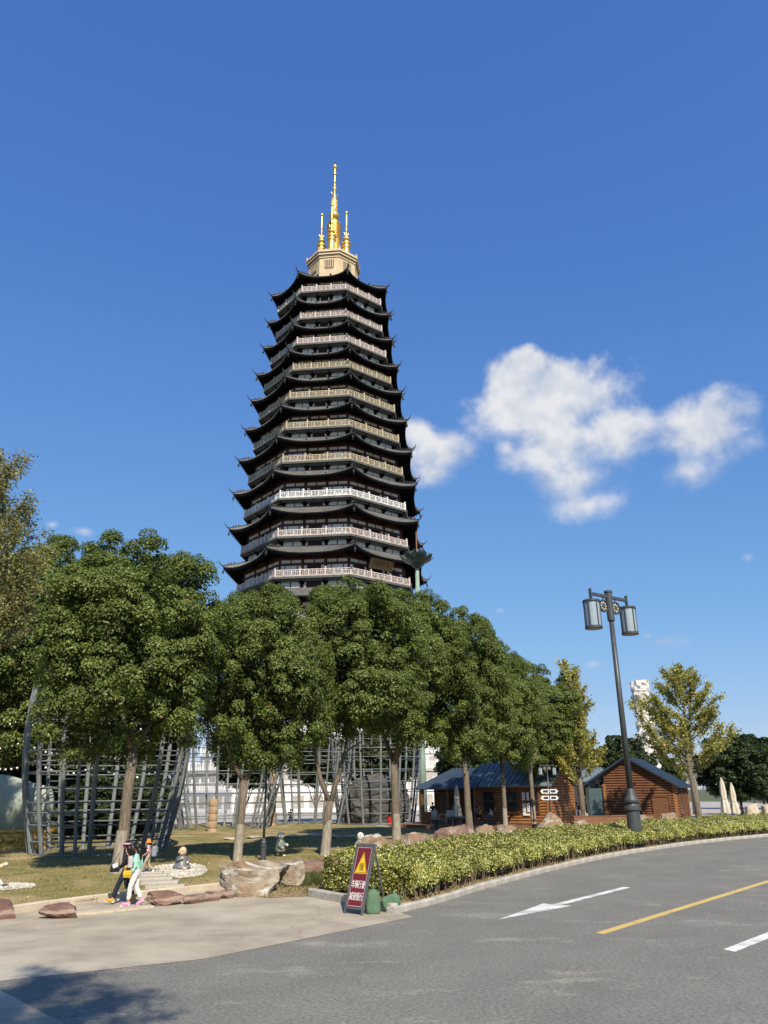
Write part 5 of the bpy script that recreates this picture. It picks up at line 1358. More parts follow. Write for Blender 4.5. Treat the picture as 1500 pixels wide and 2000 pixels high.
for t, w, a, b in ((0.30, 1.5, 0.75, 2.65),): opening(root, 'window', (0, 0), (0, Lc), t, w, a, b, M_glass, M_logd)
opening(root, 'door', (0, 0), (0, Lc), 0.66, 1.3, 0.1, 2.75, M_glass, M_logd)
for p in ((0, 0), (-Wc, 0), (0, Lc)): MB().box((p[0], p[1], h / 2), (0.28, 0.28, h)).build('corner_post', M_log, root)
sl = (h + g2 - 3.2) 
roof_plane(root, [(0.6, -0.6, h - 0.34), (0.6, Lc + 0.6, h - 0.34), (ax, Lc + 0.6, h + g2 + 0.1), (ax, -0.6, h + g2 + 0.1)], M_blue)
roof_plane(root, [(-Wc - 1.9, Lc + 0.6, h - 0.1), (-Wc - 1.9, -0.6, h - 0.1), (ax - 0.003, -0.6, h + g2 + 0.095), (ax - 0.003, Lc + 0.6, h + g2 + 0.095)], M_blue)
for y in (-0.1, 4.5): MB().box((-Wc - 1.6, y, h / 2), (0.22, 0.22, h)).build('porch_post', M_iron, root)
pg = MB().box((-Wc - 0.8, 0.05, 1.5), (1.4, 0.03, 2.9)).build('porch_glass', mat('porch_glass', (0.10, 0.16, 0.17), rough=0.06, spec=0.7), root)
# pavilion between the cabins
root = thing('pavilion', 'open pavilion with grey green metal roof between the two cabins', 'pavilion', (19.8, 84.5, 0), radians(-20))
roof_plane(root, [(-4.2, -3, 3.6), (3.6, -3, 3.6), (2.4, 0, 5.0), (-3.0, 0, 5.0)], M_grey_roof); roof_plane(root, [(3.6, 3, 3.6), (-4.2, 3, 3.6), (-3.0, 0.003, 4.995), (2.4, 0.003, 4.995)], M_grey_roof)
for x in (-3.7, 0, 3.2):
    for y in (-2.6, 2.6): MB().box((x, y, 1.75), (0.34, 0.34, 3.5)).build('post', M_iron, root)
MB().box((-0.3, -2.6, 3.42), (7.3, 0.3, 0.34)).build('beam', M_iron, root)
# timber deck before the left cabin
root = thing('timber_deck', 'low brown timber deck in front of the left cabin', 'deck', (6.9, 66.0, 0), radians(-33))
M_deck = mat('deck_board', (0.24, 0.115, 0.06), (0.16, 0.075, 0.04), rough=0.7, scale=3, stretch=(0.4, 4, 4))
for i in range(22): MB().box((0, -1.9 + i * 0.21, 0.28), (13.5, 0.195, 0.05)).build('deck_board', M_deck, root)
MB().box((0, -2.02, 0.13), (13.5, 0.06, 0.26)).build('fascia', M_deck, root)
for i, (lab, loc, rz, L) in enumerate([('long brown timber planter at the right end of the left cabin', (16.8, 65.2, 0), -0.1, 4.2), ('brown timber planter box on the plaza between the cabins', (19.6, 66.5, 0), 0.05, 3.4), ('orange brown timber planter beside the lotus pole', (4.1, 69.8, 0.3), 0.0, 2.4)]):
    root = thing('planter', lab, 'planter', loc, rz, 'timber planters')
    for k in range(3): MB().box((0, 0, 0.16 + k * 0.27), (L, 0.7, 0.255)).build('board', M_log if i == 2 else M_deck, root)
    MB().box((0, 0, 0.85), (L + 0.08, 0.78, 0.06)).build('rim', M_deck, root)
# garden furniture
M_cane = mat('pale_wood', (0.52, 0.36, 0.20), (0.40, 0.27, 0.15), rough=0.6, scale=3)
def table(label, loc, w, d, hgt, m, rz=0):
    root = thing('table', label, 'table', loc, rz, 'cafe tables')
    MB().box((0, 0, hgt), (w, d, 0.06)).build('table_top', m, root)
    for x in (-1, 1):
        for y in (-1, 1): MB().box((x * (w / 2 - 0.06), y * (d / 2 - 0.06), hgt / 2), (0.07, 0.07, hgt)).build('leg', m, root)
def chair(label, loc, rz):
    root = thing('chair', label, 'chair', loc, rz, 'pale wooden cafe chairs')
    MB().box((0, 0, 0.45), (0.55, 0.52, 0.06)).build('seat', M_cane, root)
    MB().box((0, 0.25, 0.78), (0.55, 0.05, 0.55)).build('backrest', mat('pale_canvas', (0.60, 0.55, 0.46), rough=0.8), root)
    for x in (-0.26, 0.26):
        MB().box((x, -0.24, 0.33), (0.05, 0.05, 0.66)).build('leg', M_cane, root); MB().box((x, 0.25, 0.55), (0.05, 0.05, 1.1)).build('leg', M_cane, root)
        MB().box((x, 0, 0.66), (0.06, 0.54, 0.05)).build('armrest', M_cane, root)
chair('pale wooden chair on the deck nearest the rear lattice frame', (3.9, 66.9, 0.3), 0.4); chair('pale wooden chair beside the folded cream parasol', (5.0, 66.5, 0.3), -0.2)
table('small pale wooden table on the deck between the chairs', (4.45, 67.6, 0.3), 0.7, 0.7, 0.72, M_cane); table('low wooden bench table on the plaza near the right cabin porch', (20.4, 68.5, 0), 1.9, 0.7, 0.75, M_cane, 0.1)
M_canvas = mat('cream_canvas', (0.60, 0.53, 0.42), (0.48, 0.42, 0.33), rough=0.9, scale=3)
def parasol(label, loc, H, rz):
    root = thing('folded_parasol', label, 'parasol', loc, rz, 'folded cream parasols')
    MB().path([(0, 0, 0), (0, 0, H)], 0.035, 8).build('pole', M_iron, root)
    MB().box((0, 0, 0.06), (0.6, 0.6, 0.12)).build('base', M_iron, root)
    mb = MB(); n = 24; rows = [(0.05, H), (0.13, H - 0.3), (0.19, H * 0.72), (0.16, H * 0.60), (0.20, H * 0.55), (0.30, H * 0.34), (0.26, H * 0.30)]
    for r, z in rows:
        for k in range(n): a = 2 * pi * k / n; rr_ = r * (1 + 0.28 * cos(a * 6 + z)); mb.v.append((rr_ * cos(a), rr_ * sin(a), z + 0.05 * cos(a * 6)))
    for i in range(len(rows) - 1):
        for k in range(n): k2 = (k + 1) % n; mb.f.append((i * n + k, i * n + k2, (i + 1) * n + k2, (i + 1) * n + k))
    cnp = mb.build('canopy', M_canvas, root, smooth=True); MB().lathe([(0.2, H * 0.585), (0.2, H * 0.615)], 16).build('strap', M_canvas, cnp)
parasol('folded cream parasol in front of the left cabin porch', (5.35, 63.0, 0), 3.25, 0); parasol('folded cream parasol nearest the right cabin corner', (24.95, 60.9, 0), 3.55, 1); parasol('folded cream parasol at the right, farther from the cabin', (26.6, 63.2, 0), 3.2, 2)
M_urn = mat('dark_stone', (0.10, 0.105, 0.11), rough=0.7, bump=0.3)
for lab, loc, s in (('dark stone stool at the lawn edge below the chairs', (3.6, 60.0, 0), 0.8), ('dark stone pedestal table below the folded cream parasol', (5.0, 58.5, 0), 1.0)):
    root = thing('stone_table', lab, 'table', loc, 0, 'dark stone garden tables'); root.scale = (s, s, s)
    MB().lathe([(0.38, 0), (0.40, 0.15), (0.26, 0.3), (0.22, 0.6), (0.30, 0.95), (0.34, 1.0)], 14).build('pedestal', M_urn, root, smooth=True); MB().lathe([(0.72, 1.0), (0.75, 1.04), (0.75, 1.1), (0.70, 1.12)], 20).build('table_top', M_urn, root)
# white stone balustrade far behind the pavilion and rounded stones at the right edge
root = thing('stone_balustrade', 'white stone balustrade on the plaza behind the pavilion', 'balustrade', (22, 112, 0))
for i in range(14):
    MB().box((-9 + i * 1.6, 0, 0.75), (0.3, 0.3, 1.5)).build('post', RAILM['white'], root); MB().box((-8.2 + i * 1.6, 0, 0.6), (1.28, 0.14, 1.1)).build('panel', RAILM['white'], root)
for i, (lab, x, y, sz) in enumerate([('larger rounded pale stone under the right edge trees', 30.2, 68.5, (1.2, 0.9, 1.6)), ('smaller rounded pale stone at the extreme right edge', 32.6, 71.0, (1.1, 0.9, 1.5))]):
    tag(link('standing_stone', rock_mesh(260 + i, sz, M_kerb2, cuts=2, rough=0.05), None, (x, y, 0), 0.4), lab, 'stone', 'rounded standing stones')

# ------------------------------------------------------------------ warning sign and sandbags
M_board = mat('maroon_board', (0.165, 0.016, 0.020), (0.135, 0.013, 0.017), rough=0.45, scale=2, spec=0.4)
M_frame = mat('sign_frame_grey', (0.10, 0.105, 0.11), (0.075, 0.08, 0.085), rough=0.5, scale=3)
M_edge = mat('silver_line', (0.60, 0.58, 0.55), rough=0.5); M_tri = mat('warning_yellow', (0.78, 0.50, 0.02), rough=0.5); M_letter = mat('white_lettering', (0.80, 0.78, 0.75), rough=0.6); M_black = mat('black_print', (0.02, 0.018, 0.015), rough=0.6)
SX, SY = -0.86, 21.0
root = thing('warning_sign', 'maroon folding warning sign with yellow triangle and white Chinese lettering by the kerb', 'sign', (SX, SY, 0.006), radians(-42))
tilt = radians(-17)
Tb = Matrix.Rotation(tilt, 4, 'X')
W, Z0, Z1 = 0.58, 0.13, 1.58
bd = MB().box((0, 0, (Z0 + Z1) / 2), (W - 0.05, 0.025, Z1 - Z0 - 0.04)).build('board', M_board, root); bd.matrix_local = Tb
fr = MB()
for x in (-W / 2, W / 2): fr.box((x, 0, (Z1 + 0.0) / 2), (0.045, 0.055, Z1 + 0.02))
for z in (Z0, Z1): fr.box((0, 0.001, z), (W - 0.045, 0.05, 0.045))
f = fr.build('frame', M_frame, root); f.matrix_local = Tb
top = Tb @ Vector((0, 0.03, Z1))
bl = MB()
for s in (-1, 1): bl.beam((s * W / 2 * 0.9, top.y, top.z), (s * W / 2 * 0.9, top.y + 0.42, 0.0), 0.035)
bl.beam((-W / 2 * 0.9, top.y + 0.30, 0.45), (W / 2 * 0.9, top.y + 0.30, 0.45), 0.025); bl.box((0, top.y, top.z + 0.03), (W + 0.04, 0.10, 0.05)); bl.build('prop_leg', M_frame, root)
def flat(name, poly, y, m):
    mb = MB(); mb.add([(x, -y, z) for x, z in poly], [tuple(range(len(poly)))]); o = mb.build(name, m, bd)
    if o.data.polygons[0].normal.y > 0: o.data.flip_normals()
    return o
e, t = W / 2 - 0.045, 0.010
for (x0, x1, za, zb) in ((-e, e, Z1 - 0.05, Z1 - 0.05 + t), (-e, e, Z0 + 0.045, Z0 + 0.045 + t), (-e, -e + t, Z0 + 0.055, Z1 - 0.05), (e - t, e, Z0 + 0.055, Z1 - 0.05)):
    flat('border_line', [(x0, za), (x1, za), (x1, zb), (x0, zb)], 0.0155, M_edge)
def tri(k): c = 1.12; return [(-0.215 * k, c - 0.20 * k), (0.215 * k, c - 0.20 * k), (0.0, c + 0.31 * k)]
flat('triangle', tri(1.0), 0.0155, M_tri); flat('triangle_border', tri(0.90), 0.0175, M_black); flat('triangle', tri(0.86), 0.0195, M_tri)
def sign_text(s, size, x, z, y, m, sx=1.0):
    o = link('lettering', text_mesh(s, size, 'lettering', m), bd, (x, -y, z)); o.rotation_euler = (pi / 2, 0, 0); o.scale = (sx, 1, 1); return o
sign_text('慢', 0.20, 0, 1.06, 0.022, M_black, 0.85)
for s, z in (('车辆行驶', 0.66), ('减速慢行', 0.385)):
    for k, off in enumerate(((0.0018, 0), (-0.0018, 0))):    # bold strokes
        sign_text(s, 0.145, off[0], z + off[1], 0.0155 + 0.0012 * k, M_letter, 0.80).scale = (0.80, 1.38, 1)
M_bag = mat('green_woven_bag', (0.115, 0.20, 0.115), (0.08, 0.145, 0.085), rough=0.75, scale=5, bump=0.5, bump_scale=40)
def sandbag(label, loc, rz, size, lie, seed):
    root = thing('sandbag', label, 'sandbag', loc, rz, 'green woven sandbags'); mb = MB(); n, m_ = 20, 14
    for j in range(m_ + 1):
        t = j / m_; prof = min(1, 0.86 + t * 1.2) * (1 - 0.22 * t) * (1 if t < 0.86 else 1 - (t - 0.86) / 0.14 * 0.62)
        for i in range(n):
            a = 2 * pi * i / n; wr = 1 + 0.06 * noise.noise((cos(a) * 2, sin(a) * 2, t * 5 + seed)) + 0.03 * sin(a * 5 + t * 7)
            sq = 1 / (abs(cos(a)) ** 3.2 + abs(sin(a)) ** 3.2) ** (1 / 3.2)
            mb.v.append((size[0] / 2 * prof * cos(a) * wr * sq, size[1] / 2 * prof * sin(a) * wr * sq, size[2] * t))
    for j in range(m_):
        for i in range(n): i2 = (i + 1) % n; mb.f.append((j * n + i, j * n + i2, (j + 1) * n + i2, (j + 1) * n + i))
    mb.f.append(tuple(reversed(range(n)))); mb.f.append(tuple(m_ * n + i for i in range(n)))
    o = mb.build('bag', M_bag, root, smooth=True); k = MB().lathe([(size[0] * 0.11, size[2] * 0.98), (size[0] * 0.2, size[2] * 1.12)], 10).build('tied_end', M_bag, o)
    if lie: o.rotation_euler = (0, radians(lie), 0); o.location = (0, 0, size[0] * 0.42)
sandbag('upright green sandbag leaning behind the warning sign', (-0.38, 21.12, 0), 0.3, (0.40, 0.30, 0.54), 0, 1)
sandbag('tipped green sandbag with tied neck touching the kerb end', (-0.12, 21.42, 0), -0.1, (0.36, 0.30, 0.44), 68, 2)

# ------------------------------------------------------------------ people
def skin_mesh(name, nodes, edges, m, sub=2):
    """Continuous tapered surface grown round a stick figure; nodes: (x,y,z,rx,ry)."""
    me = bpy.data.meshes.new(name); me.from_pydata([n[:3] for n in nodes], edges, []); o = bpy.data.objects.new(name, me); COL.objects.link(o)
    o.modifiers.new('skin', 'SKIN').use_smooth_shade = True
    for i, n in enumerate(nodes):
        v = me.skin_vertices[0].data[i]; v.radius = (n[3], n[4] if len(n) > 4 else n[3]); v.use_root = i == 0
    s = o.modifiers.new('sub', 'SUBSURF'); s.levels = sub; s.render_levels = sub
    dg = bpy.context.evaluated_depsgraph_get(); dg.update(); out = bpy.data.meshes.new_from_object(o.evaluated_get(dg)); bpy.data.objects.remove(o)
    for v in out.vertices:                               # folds and creases
        p = v.co * 9
        if name != 'body': v.co += v.normal * (0.014 * noise.noise((p.x, p.y, p.z * 1.8)) + 0.006 * noise.noise((p.x * 2.7, p.y * 2.7, p.z * 4)))
    out.name = name; out.materials.clear(); out.materials.append(m); return out
M_skin = mat('skin', (0.48, 0.30, 0.21), (0.42, 0.25, 0.17), rough=0.55); M_hair = mat('black_hair', (0.018, 0.013, 0.011), (0.010, 0.008, 0.007), rough=0.4)
def cloth(n, c): return mat('cloth_' + n, c, tuple(x * 0.78 for x in c), rough=0.9, scale=14, bump=0.25, bump_scale=30)
POSE = {  # x forward, y left, z up for a 1.60 m figure
    'walk': dict(pel=(0, 0, .86), wai=(.01, 0, 1.0), che=(.03, 0, 1.2), nec=(.05, 0, 1.345), hd=(.08, 0, 1.47),
        sh=[(.02, .165, 1.285), (.02, -.165, 1.285)], el=[(-.02, .20, 1.02), (-.03, -.21, 1.03)], wr=[(.10, .17, .83), (.06, -.19, .81)],
        hp=[(0, .085, .83), (0, -.085, .83)], kn=[(.12, .085, .47), (.02, -.085, .46)], an=[(.15, .085, .09), (-.18, -.085, .15)], toe=[(.31, .09, .045), (-.05, -.085, .03)]),
    'stride': dict(pel=(0, 0, .86), wai=(.01, 0, 1.0), che=(.02, 0, 1.2), nec=(.05, 0, 1.345), hd=(.07, 0, 1.47),
        sh=[(.02, .165, 1.285), (.02, -.165, 1.285)], el=[(.04, .19, 1.02), (-.05, -.21, 1.02)], wr=[(.22, .11, .90), (.16, -.12, .93)],
        hp=[(0, .085, .83), (0, -.085, .83)], kn=[(.17, .085, .48), (.0, -.085, .46)], an=[(.30, .085, .11), (-.27, -.085, .18)], toe=[(.45, .09, .10), (-.15, -.085, .03)]),
    'stand': dict(pel=(0, 0, .86), wai=(0, 0, 1.0), che=(0, 0, 1.2), nec=(.01, 0, 1.345), hd=(.03, 0, 1.47),
        sh=[(0, .17, 1.285), (0, -.17, 1.285)], el=[(.0, .27, 1.04), (.0, -.27, 1.04)], wr=[(.12, .16, .96), (.12, -.16, .96)],
        hp=[(0, .09, .83), (0, -.09, .83)], kn=[(.01, .10, .46), (.02, -.10, .46)], an=[(-.01, .11, .09), (0, -.11, .09)], toe=[(.14, .13, .03), (.15, -.13, .03)]),
    'sit': dict(pel=(0, 0, .50), wai=(.0, 0, .64), che=(.04, 0, .84), nec=(.08, 0, .99), hd=(.12, 0, 1.11),
        sh=[(.04, .165, .93), (.04, -.165, .93)], el=[(.10, .22, .70), (.10, -.22, .70)], wr=[(.30, .12, .66), (.30, -.12, .66)],
        hp=[(0, .09, .48), (0, -.09, .48)], kn=[(.40, .11, .50), (.40, -.11, .50)], an=[(.38, .11, .10), (.42, -.11, .10)], toe=[(.53, .12, .04), (.57, -.12, .04)])}
def person(label, loc, rz, height, pose, top_c, leg_c, shoe_c, hair='short', fingers=True, group='people around the garden', hat=None, skirt=None):
    k = height / 1.60; p = POSE[pose]; root = thing('person', label, 'person', loc, rz, group); root.scale = (k, k, k)
    V = lambda t, r, r2=None: (*t, r, r2 if r2 else r)
    nodes = [V(p['pel'], .115, .10), V(p['wai'], .095, .085), V(p['che'], .13, .095), V(p['nec'], .045), (p['hd'][0] - .01, 0, p['hd'][2] - .06, .062, .055), (p['hd'][0], 0, p['hd'][2] + .03, .088, .076), (p['hd'][0] - .005, 0, p['hd'][2] + .10, .055, .055)]
    edges = [(0, 1), (1, 2), (2, 3), (3, 4), (4, 5), (5, 6)]
    tn = [V(p['pel'], .128, .115), V(p['wai'], .11, .10), V(p['che'], .145, .112), (*(Vector(p['che']).lerp(Vector(p['nec']), .75)), .07, .07)]; te = [(0, 1), (1, 2), (2, 3)]
    ln = [V(p['wai'], .10, .09), V(p['pel'], .13, .118)]; le = [(0, 1)]
    for s in (0, 1):
        i = len(nodes); nodes += [V(p['sh'][s], .055), V(p['el'][s], .042), V(p['wr'][s], .028)]; edges += [(2, i), (i, i + 1), (i + 1, i + 2)]
        w = Vector(p['wr'][s]); d = (w - Vector(p['el'][s])).normalized(); y = (1, -1)[s]; palm = w + d * .07
        j = len(nodes); nodes.append((*palm, .030, .018)); edges.append((i + 2, j))
        if fingers:
            side = Vector((0, 1, 0)).cross(d).normalized()
            for q, L in enumerate((.062, .072, .068, .052)):
                b = palm + side * (q - 1.5) * .019 + d * .018; m1 = b + d * L * .5 + Vector((0, -y * .006, 0)); m2 = m1 + d * L * .45 + Vector((0, -y * .02, 0)); n0 = len(nodes)
                nodes += [(*b, .0085), (*m1, .008), (*m2, .0065)]; edges += [(j, n0), (n0, n0 + 1), (n0 + 1, n0 + 2)]
            b = w + d * .03 - side * .03; m1 = b + d * .03 - side * .018; n0 = len(nodes); nodes += [(*b, .010), (*m1, .009)]; edges += [(j, n0), (n0, n0 + 1)]
        i = len(nodes); nodes += [V(p['hp'][s], .085), V(p['kn'][s], .055), V(p['an'][s], .036), V(p['toe'][s], .032, .026)]; edges += [(0, i), (i, i + 1), (i + 1, i + 2), (i + 2, i + 3)]
        i = len(tn); wv = Vector(p['wr'][s]); ev = Vector(p['el'][s]); tn += [V(p['sh'][s], .068), V(p['el'][s], .056), (*(ev.lerp(wv, .92)), .043, .043)]; te += [(2, i), (i, i + 1), (i + 1, i + 2)]
        i = len(ln); kv, av = Vector(p['kn'][s]), Vector(p['an'][s]); ln += [V(p['hp'][s], .098), V(p['kn'][s], .076), (*(kv.lerp(av, .88)), .064, .064)]; le += [(1, i), (i, i + 1), (i + 1, i + 2)]
        sh = MB(); a = Vector(p['an'][s]); t = Vector(p['toe'][s]); dr = (t - a); dr = dr.normalized(); heel = a - dr * .07 - Vector((0, 0, .03))
        sh.path([heel, a + dr * .02 - Vector((0, 0, .035)), t, t + dr * .06], [.040, .052, .046, .022], 10); so = sh.build('shoe', shoe_c, root, smooth=True)
        MB().path([heel - Vector((0, 0, .03)), t - Vector((0, 0, .024)) + dr * .05], [.042, .036], 8).build('sole', M_letter, so)
    link('body', skin_mesh('body', nodes, edges, M_skin), root)
    link('top', skin_mesh('top', tn, te, top_c), root); link('trousers', skin_mesh('trousers', ln, le, leg_c), root)
    hx, hz = p['hd'][0], p['hd'][2]
    fc = MB(); fc.ball((hx + .092, 0, hz), (.018, .014, .022), 8, 6)
    for y in (-1, 1): fc.ball((hx + .0, y * .082, hz), (.018, .010, .028), 8, 6)
    face = fc.build('nose_and_ears', M_skin, root, smooth=True)
    ey = MB()
    for y in (-.03, .03): ey.ball((hx + .080, y, hz + .022), (.010, .012, .007), 8, 6)
    ey.build('eye', M_ink, face); MB().ball((hx + .078, 0, hz - .045), (.012, .024, .007), 8, 6).build('mouth', mat('lips', (0.35, 0.12, 0.10), rough=0.5), face)
    hm = MB(); hm.ball((hx - .022, 0, hz + .045), (.102, .094, .098), 14, 10)
    if hair == 'long':
        hm.path([(hx - .06, 0, hz + .03), (hx - .10, 0, hz - .08), (hx - .11, 0, hz - .24), (hx - .08, 0, hz - .40)], [.085, .085, .075, .03], 12)
        for y in (-1, 1): hm.path([(hx - .0, y * .078, hz + .02), (hx + .01, y * .085, hz - .12), (hx + .04, y * .09, hz - .27)], [.03, .032, .012], 8)
    hm.build('hair', M_hair, root, smooth=True)
    if hat:
        style, hc = hat; hb = MB()
        if style == 'bucket': hb.lathe([(.175, hz + .015), (.165, hz + .03), (.112, hz + .06), (.102, hz + .16), (.085, hz + .185), (.01, hz + .19)], 18, (hx - .01, 0, 0))
        else:
            hb.lathe([(.112, hz + .045), (.112, hz + .09)], 18, (hx - .01, 0, 0)); n = 9
            vs = [(hx + .08 * cos(a) + .02, .095 * sin(a), hz + .065) for a in np.linspace(-1.2, 1.2, n)] + [(hx + .19 * cos(a) + .02, .13 * sin(a), hz + .045) for a in np.linspace(-1.2, 1.2, n)]
            hb.add(vs, [(i, i + 1, n + i + 1, n + i) for i in range(n - 1)] + [(n + i, n + i + 1, i + 1, i) for i in range(n - 1)])
        hb.build('hat', hc, root, smooth=True)
    return root
W1p = person('woman in mint green top, white trousers and pink shoes walking beside the lawn', (-6.78, 22.85, 0.02), radians(176), 1.53, 'walk', cloth('mint', (0.36, 0.68, 0.52)), cloth('white', (0.76, 0.73, 0.67)), cloth('pink', (0.80, 0.33, 0.50)), 'long', group='walkers by the lawn')
W2p = person('woman in dark clothes and yellow shoes with a pink visor, walking behind the other', (-7.22, 23.35, 0.02), radians(178), 1.56, 'stride', cloth('black', (0.022, 0.022, 0.028)), cloth('navy', (0.020, 0.024, 0.042)), cloth('mustard', (0.62, 0.33, 0.03)), 'long', group='walkers by the lawn', hat=('visor', cloth('rose', (0.75, 0.35, 0.45))))
W3p = person('child in orange bucket hat and plaid shirt on the stepping slabs behind the women', (-8.25, 29.0, lawn_z(-8.25, 29.0) + 0.02), radians(185), 1.08, 'stride', cloth('plaid', (0.50, 0.16, 0.20)), cloth('khaki', (0.40, 0.34, 0.25)), cloth('shoe_white', (0.75, 0.74, 0.70)), group='walkers by the lawn', hat=('bucket', cloth('orange', (0.62, 0.25, 0.06))))
# white checks on the child's shirt are part of the cloth
def plaid(m):
    nt = m.node_tree; N, L = nt.nodes.new, nt.links.new; b = nt.nodes['Principled BSDF']; tc = N('ShaderNodeTexCoord'); ck = N('ShaderNodeTexChecker'); ck.inputs['Scale'].default_value = 11
    ck.inputs['Color1'].default_value = (0.42, 0.06, 0.09, 1); ck.inputs['Color2'].default_value = (0.70, 0.62, 0.60, 1); L(tc.outputs['Object'], ck.inputs['Vector']); L(ck.outputs['Color'], b.inputs['Base Color'])
plaid(MATS['cloth_plaid'])
# things the walkers carry
def bag(name, label, cat, loc, rz, size, m, strap=None, s=1.0):
    root = thing(name, label, cat, loc, rz); x, y, z = size
    o = MB().box((0, 0, 0), size).build('pouch', m, root); soft(o, min(size) * 0.3, 3); MB().box((0, -y / 2 - 0.008, z * 0.12), (x * 0.92, 0.016, z * 0.5)).build('flap', m, root)
    if strap: MB().path(strap, 0.010, 6).build('strap', m, root)
bag('shoulder_bag', 'yellow shoulder bag at the front of the woman in mint', 'bag', (-7.00, 22.74, 0.80), radians(0), (0.22, 0.10, 0.18), cloth('yellow_bag', (0.70, 0.42, 0.03)), [(-0.09, 0, 0.08), (0.08, 0.03, 0.40), (0.20, 0.06, 0.47), (0.14, 0.12, 0.2), (0.09, 0.05, 0.08)])
bag('backpack', 'pale grey backpack worn on the front of the woman in mint', 'bag', (-6.955, 22.86, 1.09), radians(90), (0.24, 0.13, 0.30), cloth('grey_bag', (0.48, 0.47, 0.48)), [(-0.09, 0, 0.14), (-0.10, -0.18, 0.2), (-0.09, -0.26, 0.0), (-0.08, 0, -0.12)])
bag('shoulder_bag', 'black bag with white front held by the woman in dark clothes', 'bag', (-7.50, 23.2, 0.90), radians(15), (0.26, 0.14, 0.17), cloth('black', (0.02, 0.02, 0.02)), [(-0.1, 0, 0.08), (0.1, 0.05, 0.42), (0.1, 0.02, 0.08)])
o = MB().box((0, 0, 0), (0.14, 0.04, 0.10)).build('paper_packet', M_letter, None, loc=(-7.47, 23.11, 0.98), rz=0.2); o.rotation_euler = (0.1, -0.35, 0.2); soft(o, 0.012); tag(o, 'white paper packet tucked on the black bag', 'packet')
bag('backpack', 'grey backpack on the back of the child in the orange hat', 'bag', (-8.06, 29.0, lawn_z(-8.2, 29) + 0.74), radians(90), (0.22, 0.16, 0.34), cloth('blue_grey', (0.26, 0.27, 0.32)), [(-0.08, 0, 0.15), (-0.09, 0.15, 0.2), (-0.09, 0.2, 0.0), (-0.08, 0, -0.13)])
# distant people
D1 = cloth('black', (0.02, 0.02, 0.025)); D2 = cloth('charcoal', (0.05, 0.05, 0.06)); D3 = cloth('off_white', (0.62, 0.61, 0.60)); D4 = cloth('slate', (0.10, 0.13, 0.19)); D5 = cloth('shoe_white', (0.75, 0.74, 0.70))
person('person in black standing with hands at hips on the deck', (3.75, 67.9, 0.3), radians(-70), 1.68, 'stand', D1, D1, D1, fingers=False)
person('person in white top seated beside the folded parasol', (5.35, 66.8, 0.31), radians(170), 1.6, 'sit', D3, D2, D1, fingers=False)
person('person in grey seated in the dark porch, left of a companion', (7.4, 69.0, 0.31), radians(-20), 1.65, 'sit', D4, D2, D1, fingers=False)
person('person in pale jacket seated in the dark porch, nearer the corner post', (8.6, 68.0, 0.31), radians(160), 1.62, 'sit', D3, D4, D1, fingers=False)
person('person with dark hair seated behind the tall blocky boulder', (8.35, 46.7, 0.05), radians(200), 1.62, 'sit', D1, D2, D1, fingers=False)
person('person in dark jacket seated behind the low cream rock', (6.0, 44.4, 0.02), radians(120), 1.6, 'sit', D2, D1, D1, fingers=False)
person('person in slate jacket standing under the pavilion', (18.6, 79.5, 0), radians(-100), 1.66, 'stand', D4, D2, D1, fingers=False)
person('person in charcoal standing beside the pavilion post', (17.9, 78.0, 0), radians(-60), 1.7, 'stand', D2, D4, D5, fingers=False)
person('person in blue seated beside the porch glass of the right cabin', (21.4, 72.5, 0.0), radians(200), 1.65, 'sit', D4, D4, D1, fingers=False)
person('person in orange red seated on the plaza at the porch of the right cabin', (22.0, 71.0, 0.0), radians(180), 1.6, 'sit', cloth('orange_red', (0.55, 0.13, 0.05)), D2, D1, fingers=False)
person('person in black seated on a low wall beyond the middle lattice frame', (-9.3, 79.5, 0.1), radians(-80), 1.65, 'sit', D1, D2, D1, fingers=False)

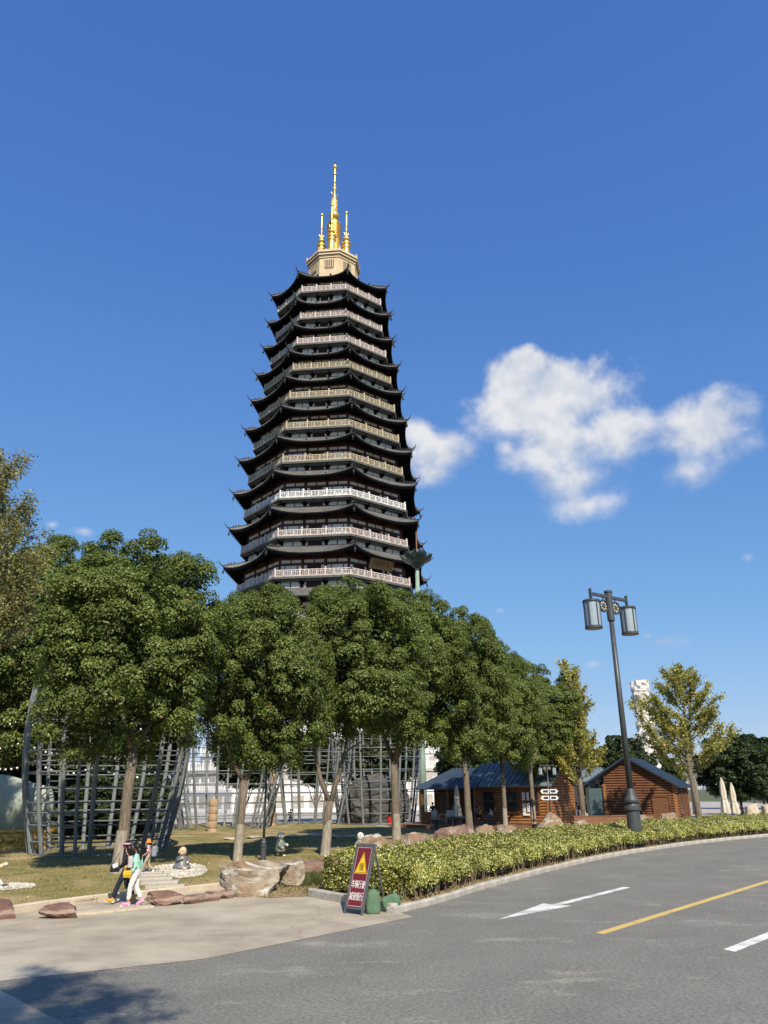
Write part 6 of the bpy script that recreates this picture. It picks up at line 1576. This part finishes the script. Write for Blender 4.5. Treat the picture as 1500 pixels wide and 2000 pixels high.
# ------------------------------------------------------------------ little monk figures
M_robe = mat('glazed_grey_robe', (0.17, 0.175, 0.185), (0.11, 0.115, 0.12), rough=0.4, scale=4, spec=0.5); M_robe2 = mat('glazed_green_grey_robe', (0.20, 0.225, 0.19), (0.13, 0.15, 0.125), rough=0.4, scale=4, spec=0.5)
M_flesh = mat('painted_flesh', (0.66, 0.47, 0.30), (0.58, 0.40, 0.25), rough=0.5, scale=3); M_stone = mat('pale_painted_stone', (0.68, 0.66, 0.60), (0.56, 0.54, 0.49), rough=0.6, scale=4)
def monk(label, loc, rz, s, mode, robe, flesh):
    root = thing('monk_statue', label, 'statue', loc, rz, 'little monk statues'); root.scale = (s, s, s)
    if mode == 'sit':
        mb = MB(); mb.lathe([(.30, 0), (.33, .04), (.32, .12), (.24, .20), (.21, .30), (.19, .40), (.12, .47), (.07, .49)], 18); mb.ball((.16, .14, .09), (.17, .13, .09)); mb.ball((.16, -.14, .09), (.17, .13, .09)); top = .62
        arms = [[(0, .17, .40), (.10, .22, .27), (.22, .13, .24)], [(0, -.17, .40), (.12, -.19, .32), (.20, -.08, .40)]]
    else:
        mb = MB(); mb.lathe([(.20, .18), (.22, .24), (.19, .40), (.17, .55), (.15, .64), (.07, .70)], 18); top = .84
        for y, x in ((.08, .10), (-.08, -.10)): mb.path([(0, y, .25), (x * .6, y, .12), (x, y, .04)], [.09, .075, .06], 10)
        arms = [[(0, .15, .60), (.12, .20, .46), (.26, .14, .44)], [(0, -.15, .60), (.05, -.21, .44), (.16, -.20, .36)]]
    for a in arms: mb.path(a, [.065, .07, .075], 10)
    body = mb.build('robe', robe, root, smooth=True)
    hd = MB(); hd.ball((.015, 0, top), (.145, .14, .15), 18, 12); hd.ball((.03, 0, top - .075), (.12, .125, .07), 14, 8)
    for y in (-1, 1): hd.ball((0, y * .14, top - .03), (.03, .022, .05), 8, 6)
    hd.ball((.155, 0, top - .03), (.022, .022, .02), 8, 6); head = hd.build('head', flesh, root, smooth=True)
    ft = MB()
    for y in (-1, 1): ft.box((.143, y * .05, top + .0), (.02, .045, .012), y * 0.3); ft.box((.140, y * .05, top + .04), (.02, .055, .012), y * 0.3)
    ft.box((.148, 0, top - .085), (.02, .05, .012)); ft.build('face_line', M_black, head)
    for a in arms: MB().ball(a[-1], (.06, .05, .05), 10, 8).build('hand', flesh, root, smooth=True)
    if mode == 'sit':
        ft = MB()
        for q in range(5): ft.ball((.33 + .01 * (q % 2), -.05 + q * .026, .06), (.03, .014, .03), 8, 5)
        ft.ball((.28, 0, .06), (.09, .09, .055)); ft.build('foot', flesh, root, smooth=True)
        MB().lathe([(.36, -.03), (.37, .0), (.34, .025)], 20).build('plinth', robe, root)
    else:
        for y, x in ((.08, .10), (-.08, -.10)): MB().ball((x + .05, y, .03), (.10, .05, .035), 10, 6).build('shoe', M_stone if y > 0 else M_black, root, smooth=True)
    return root
monk('seated little monk figure in grey robe on the oval gravel bed', (-7.53, 30.8, lawn_z(-7.53, 30.8)), radians(-55), 1.0, 'sit', M_robe, M_flesh)
monk('white headed little monk figure striding behind the big corner boulder', (-4.85, 37.8, lawn_z(-4.85, 37.8)), radians(-15), 1.06, 'walk', M_robe2, M_stone)
monk('little monk figure whose white head shows above the warning sign', (-1.15, 35.6, lawn_z(-1.15, 35.6)), radians(-110), 1.06, 'walk', M_robe2, M_stone)
mk = monk('little monk figure cut off by the left edge, one arm and shoe in view', (-12.35, 25.9, lawn_z(-12.35, 25.9)), radians(10), 1.05, 'sit', M_stone, M_flesh)
MB().path([(.05, .16, .42), (.28, .20, .52), (.46, .16, .58)], [.07, .065, .055], 10).build('raised_arm', M_flesh, mk, smooth=True); MB().ball((.50, .15, .60), (.065, .05, .05), 10, 6).build('raised_hand', M_stone, mk, smooth=True)
MB().path([(.15, -.10, .12), (.38, -.10, .20), (.55, -.08, .06)], [.10, .09, .07], 10).build('stretched_leg', M_stone, mk, smooth=True); MB().ball((.62, -.08, .04), (.12, .055, .05), 10, 6).build('shoe', M_black, mk, smooth=True)
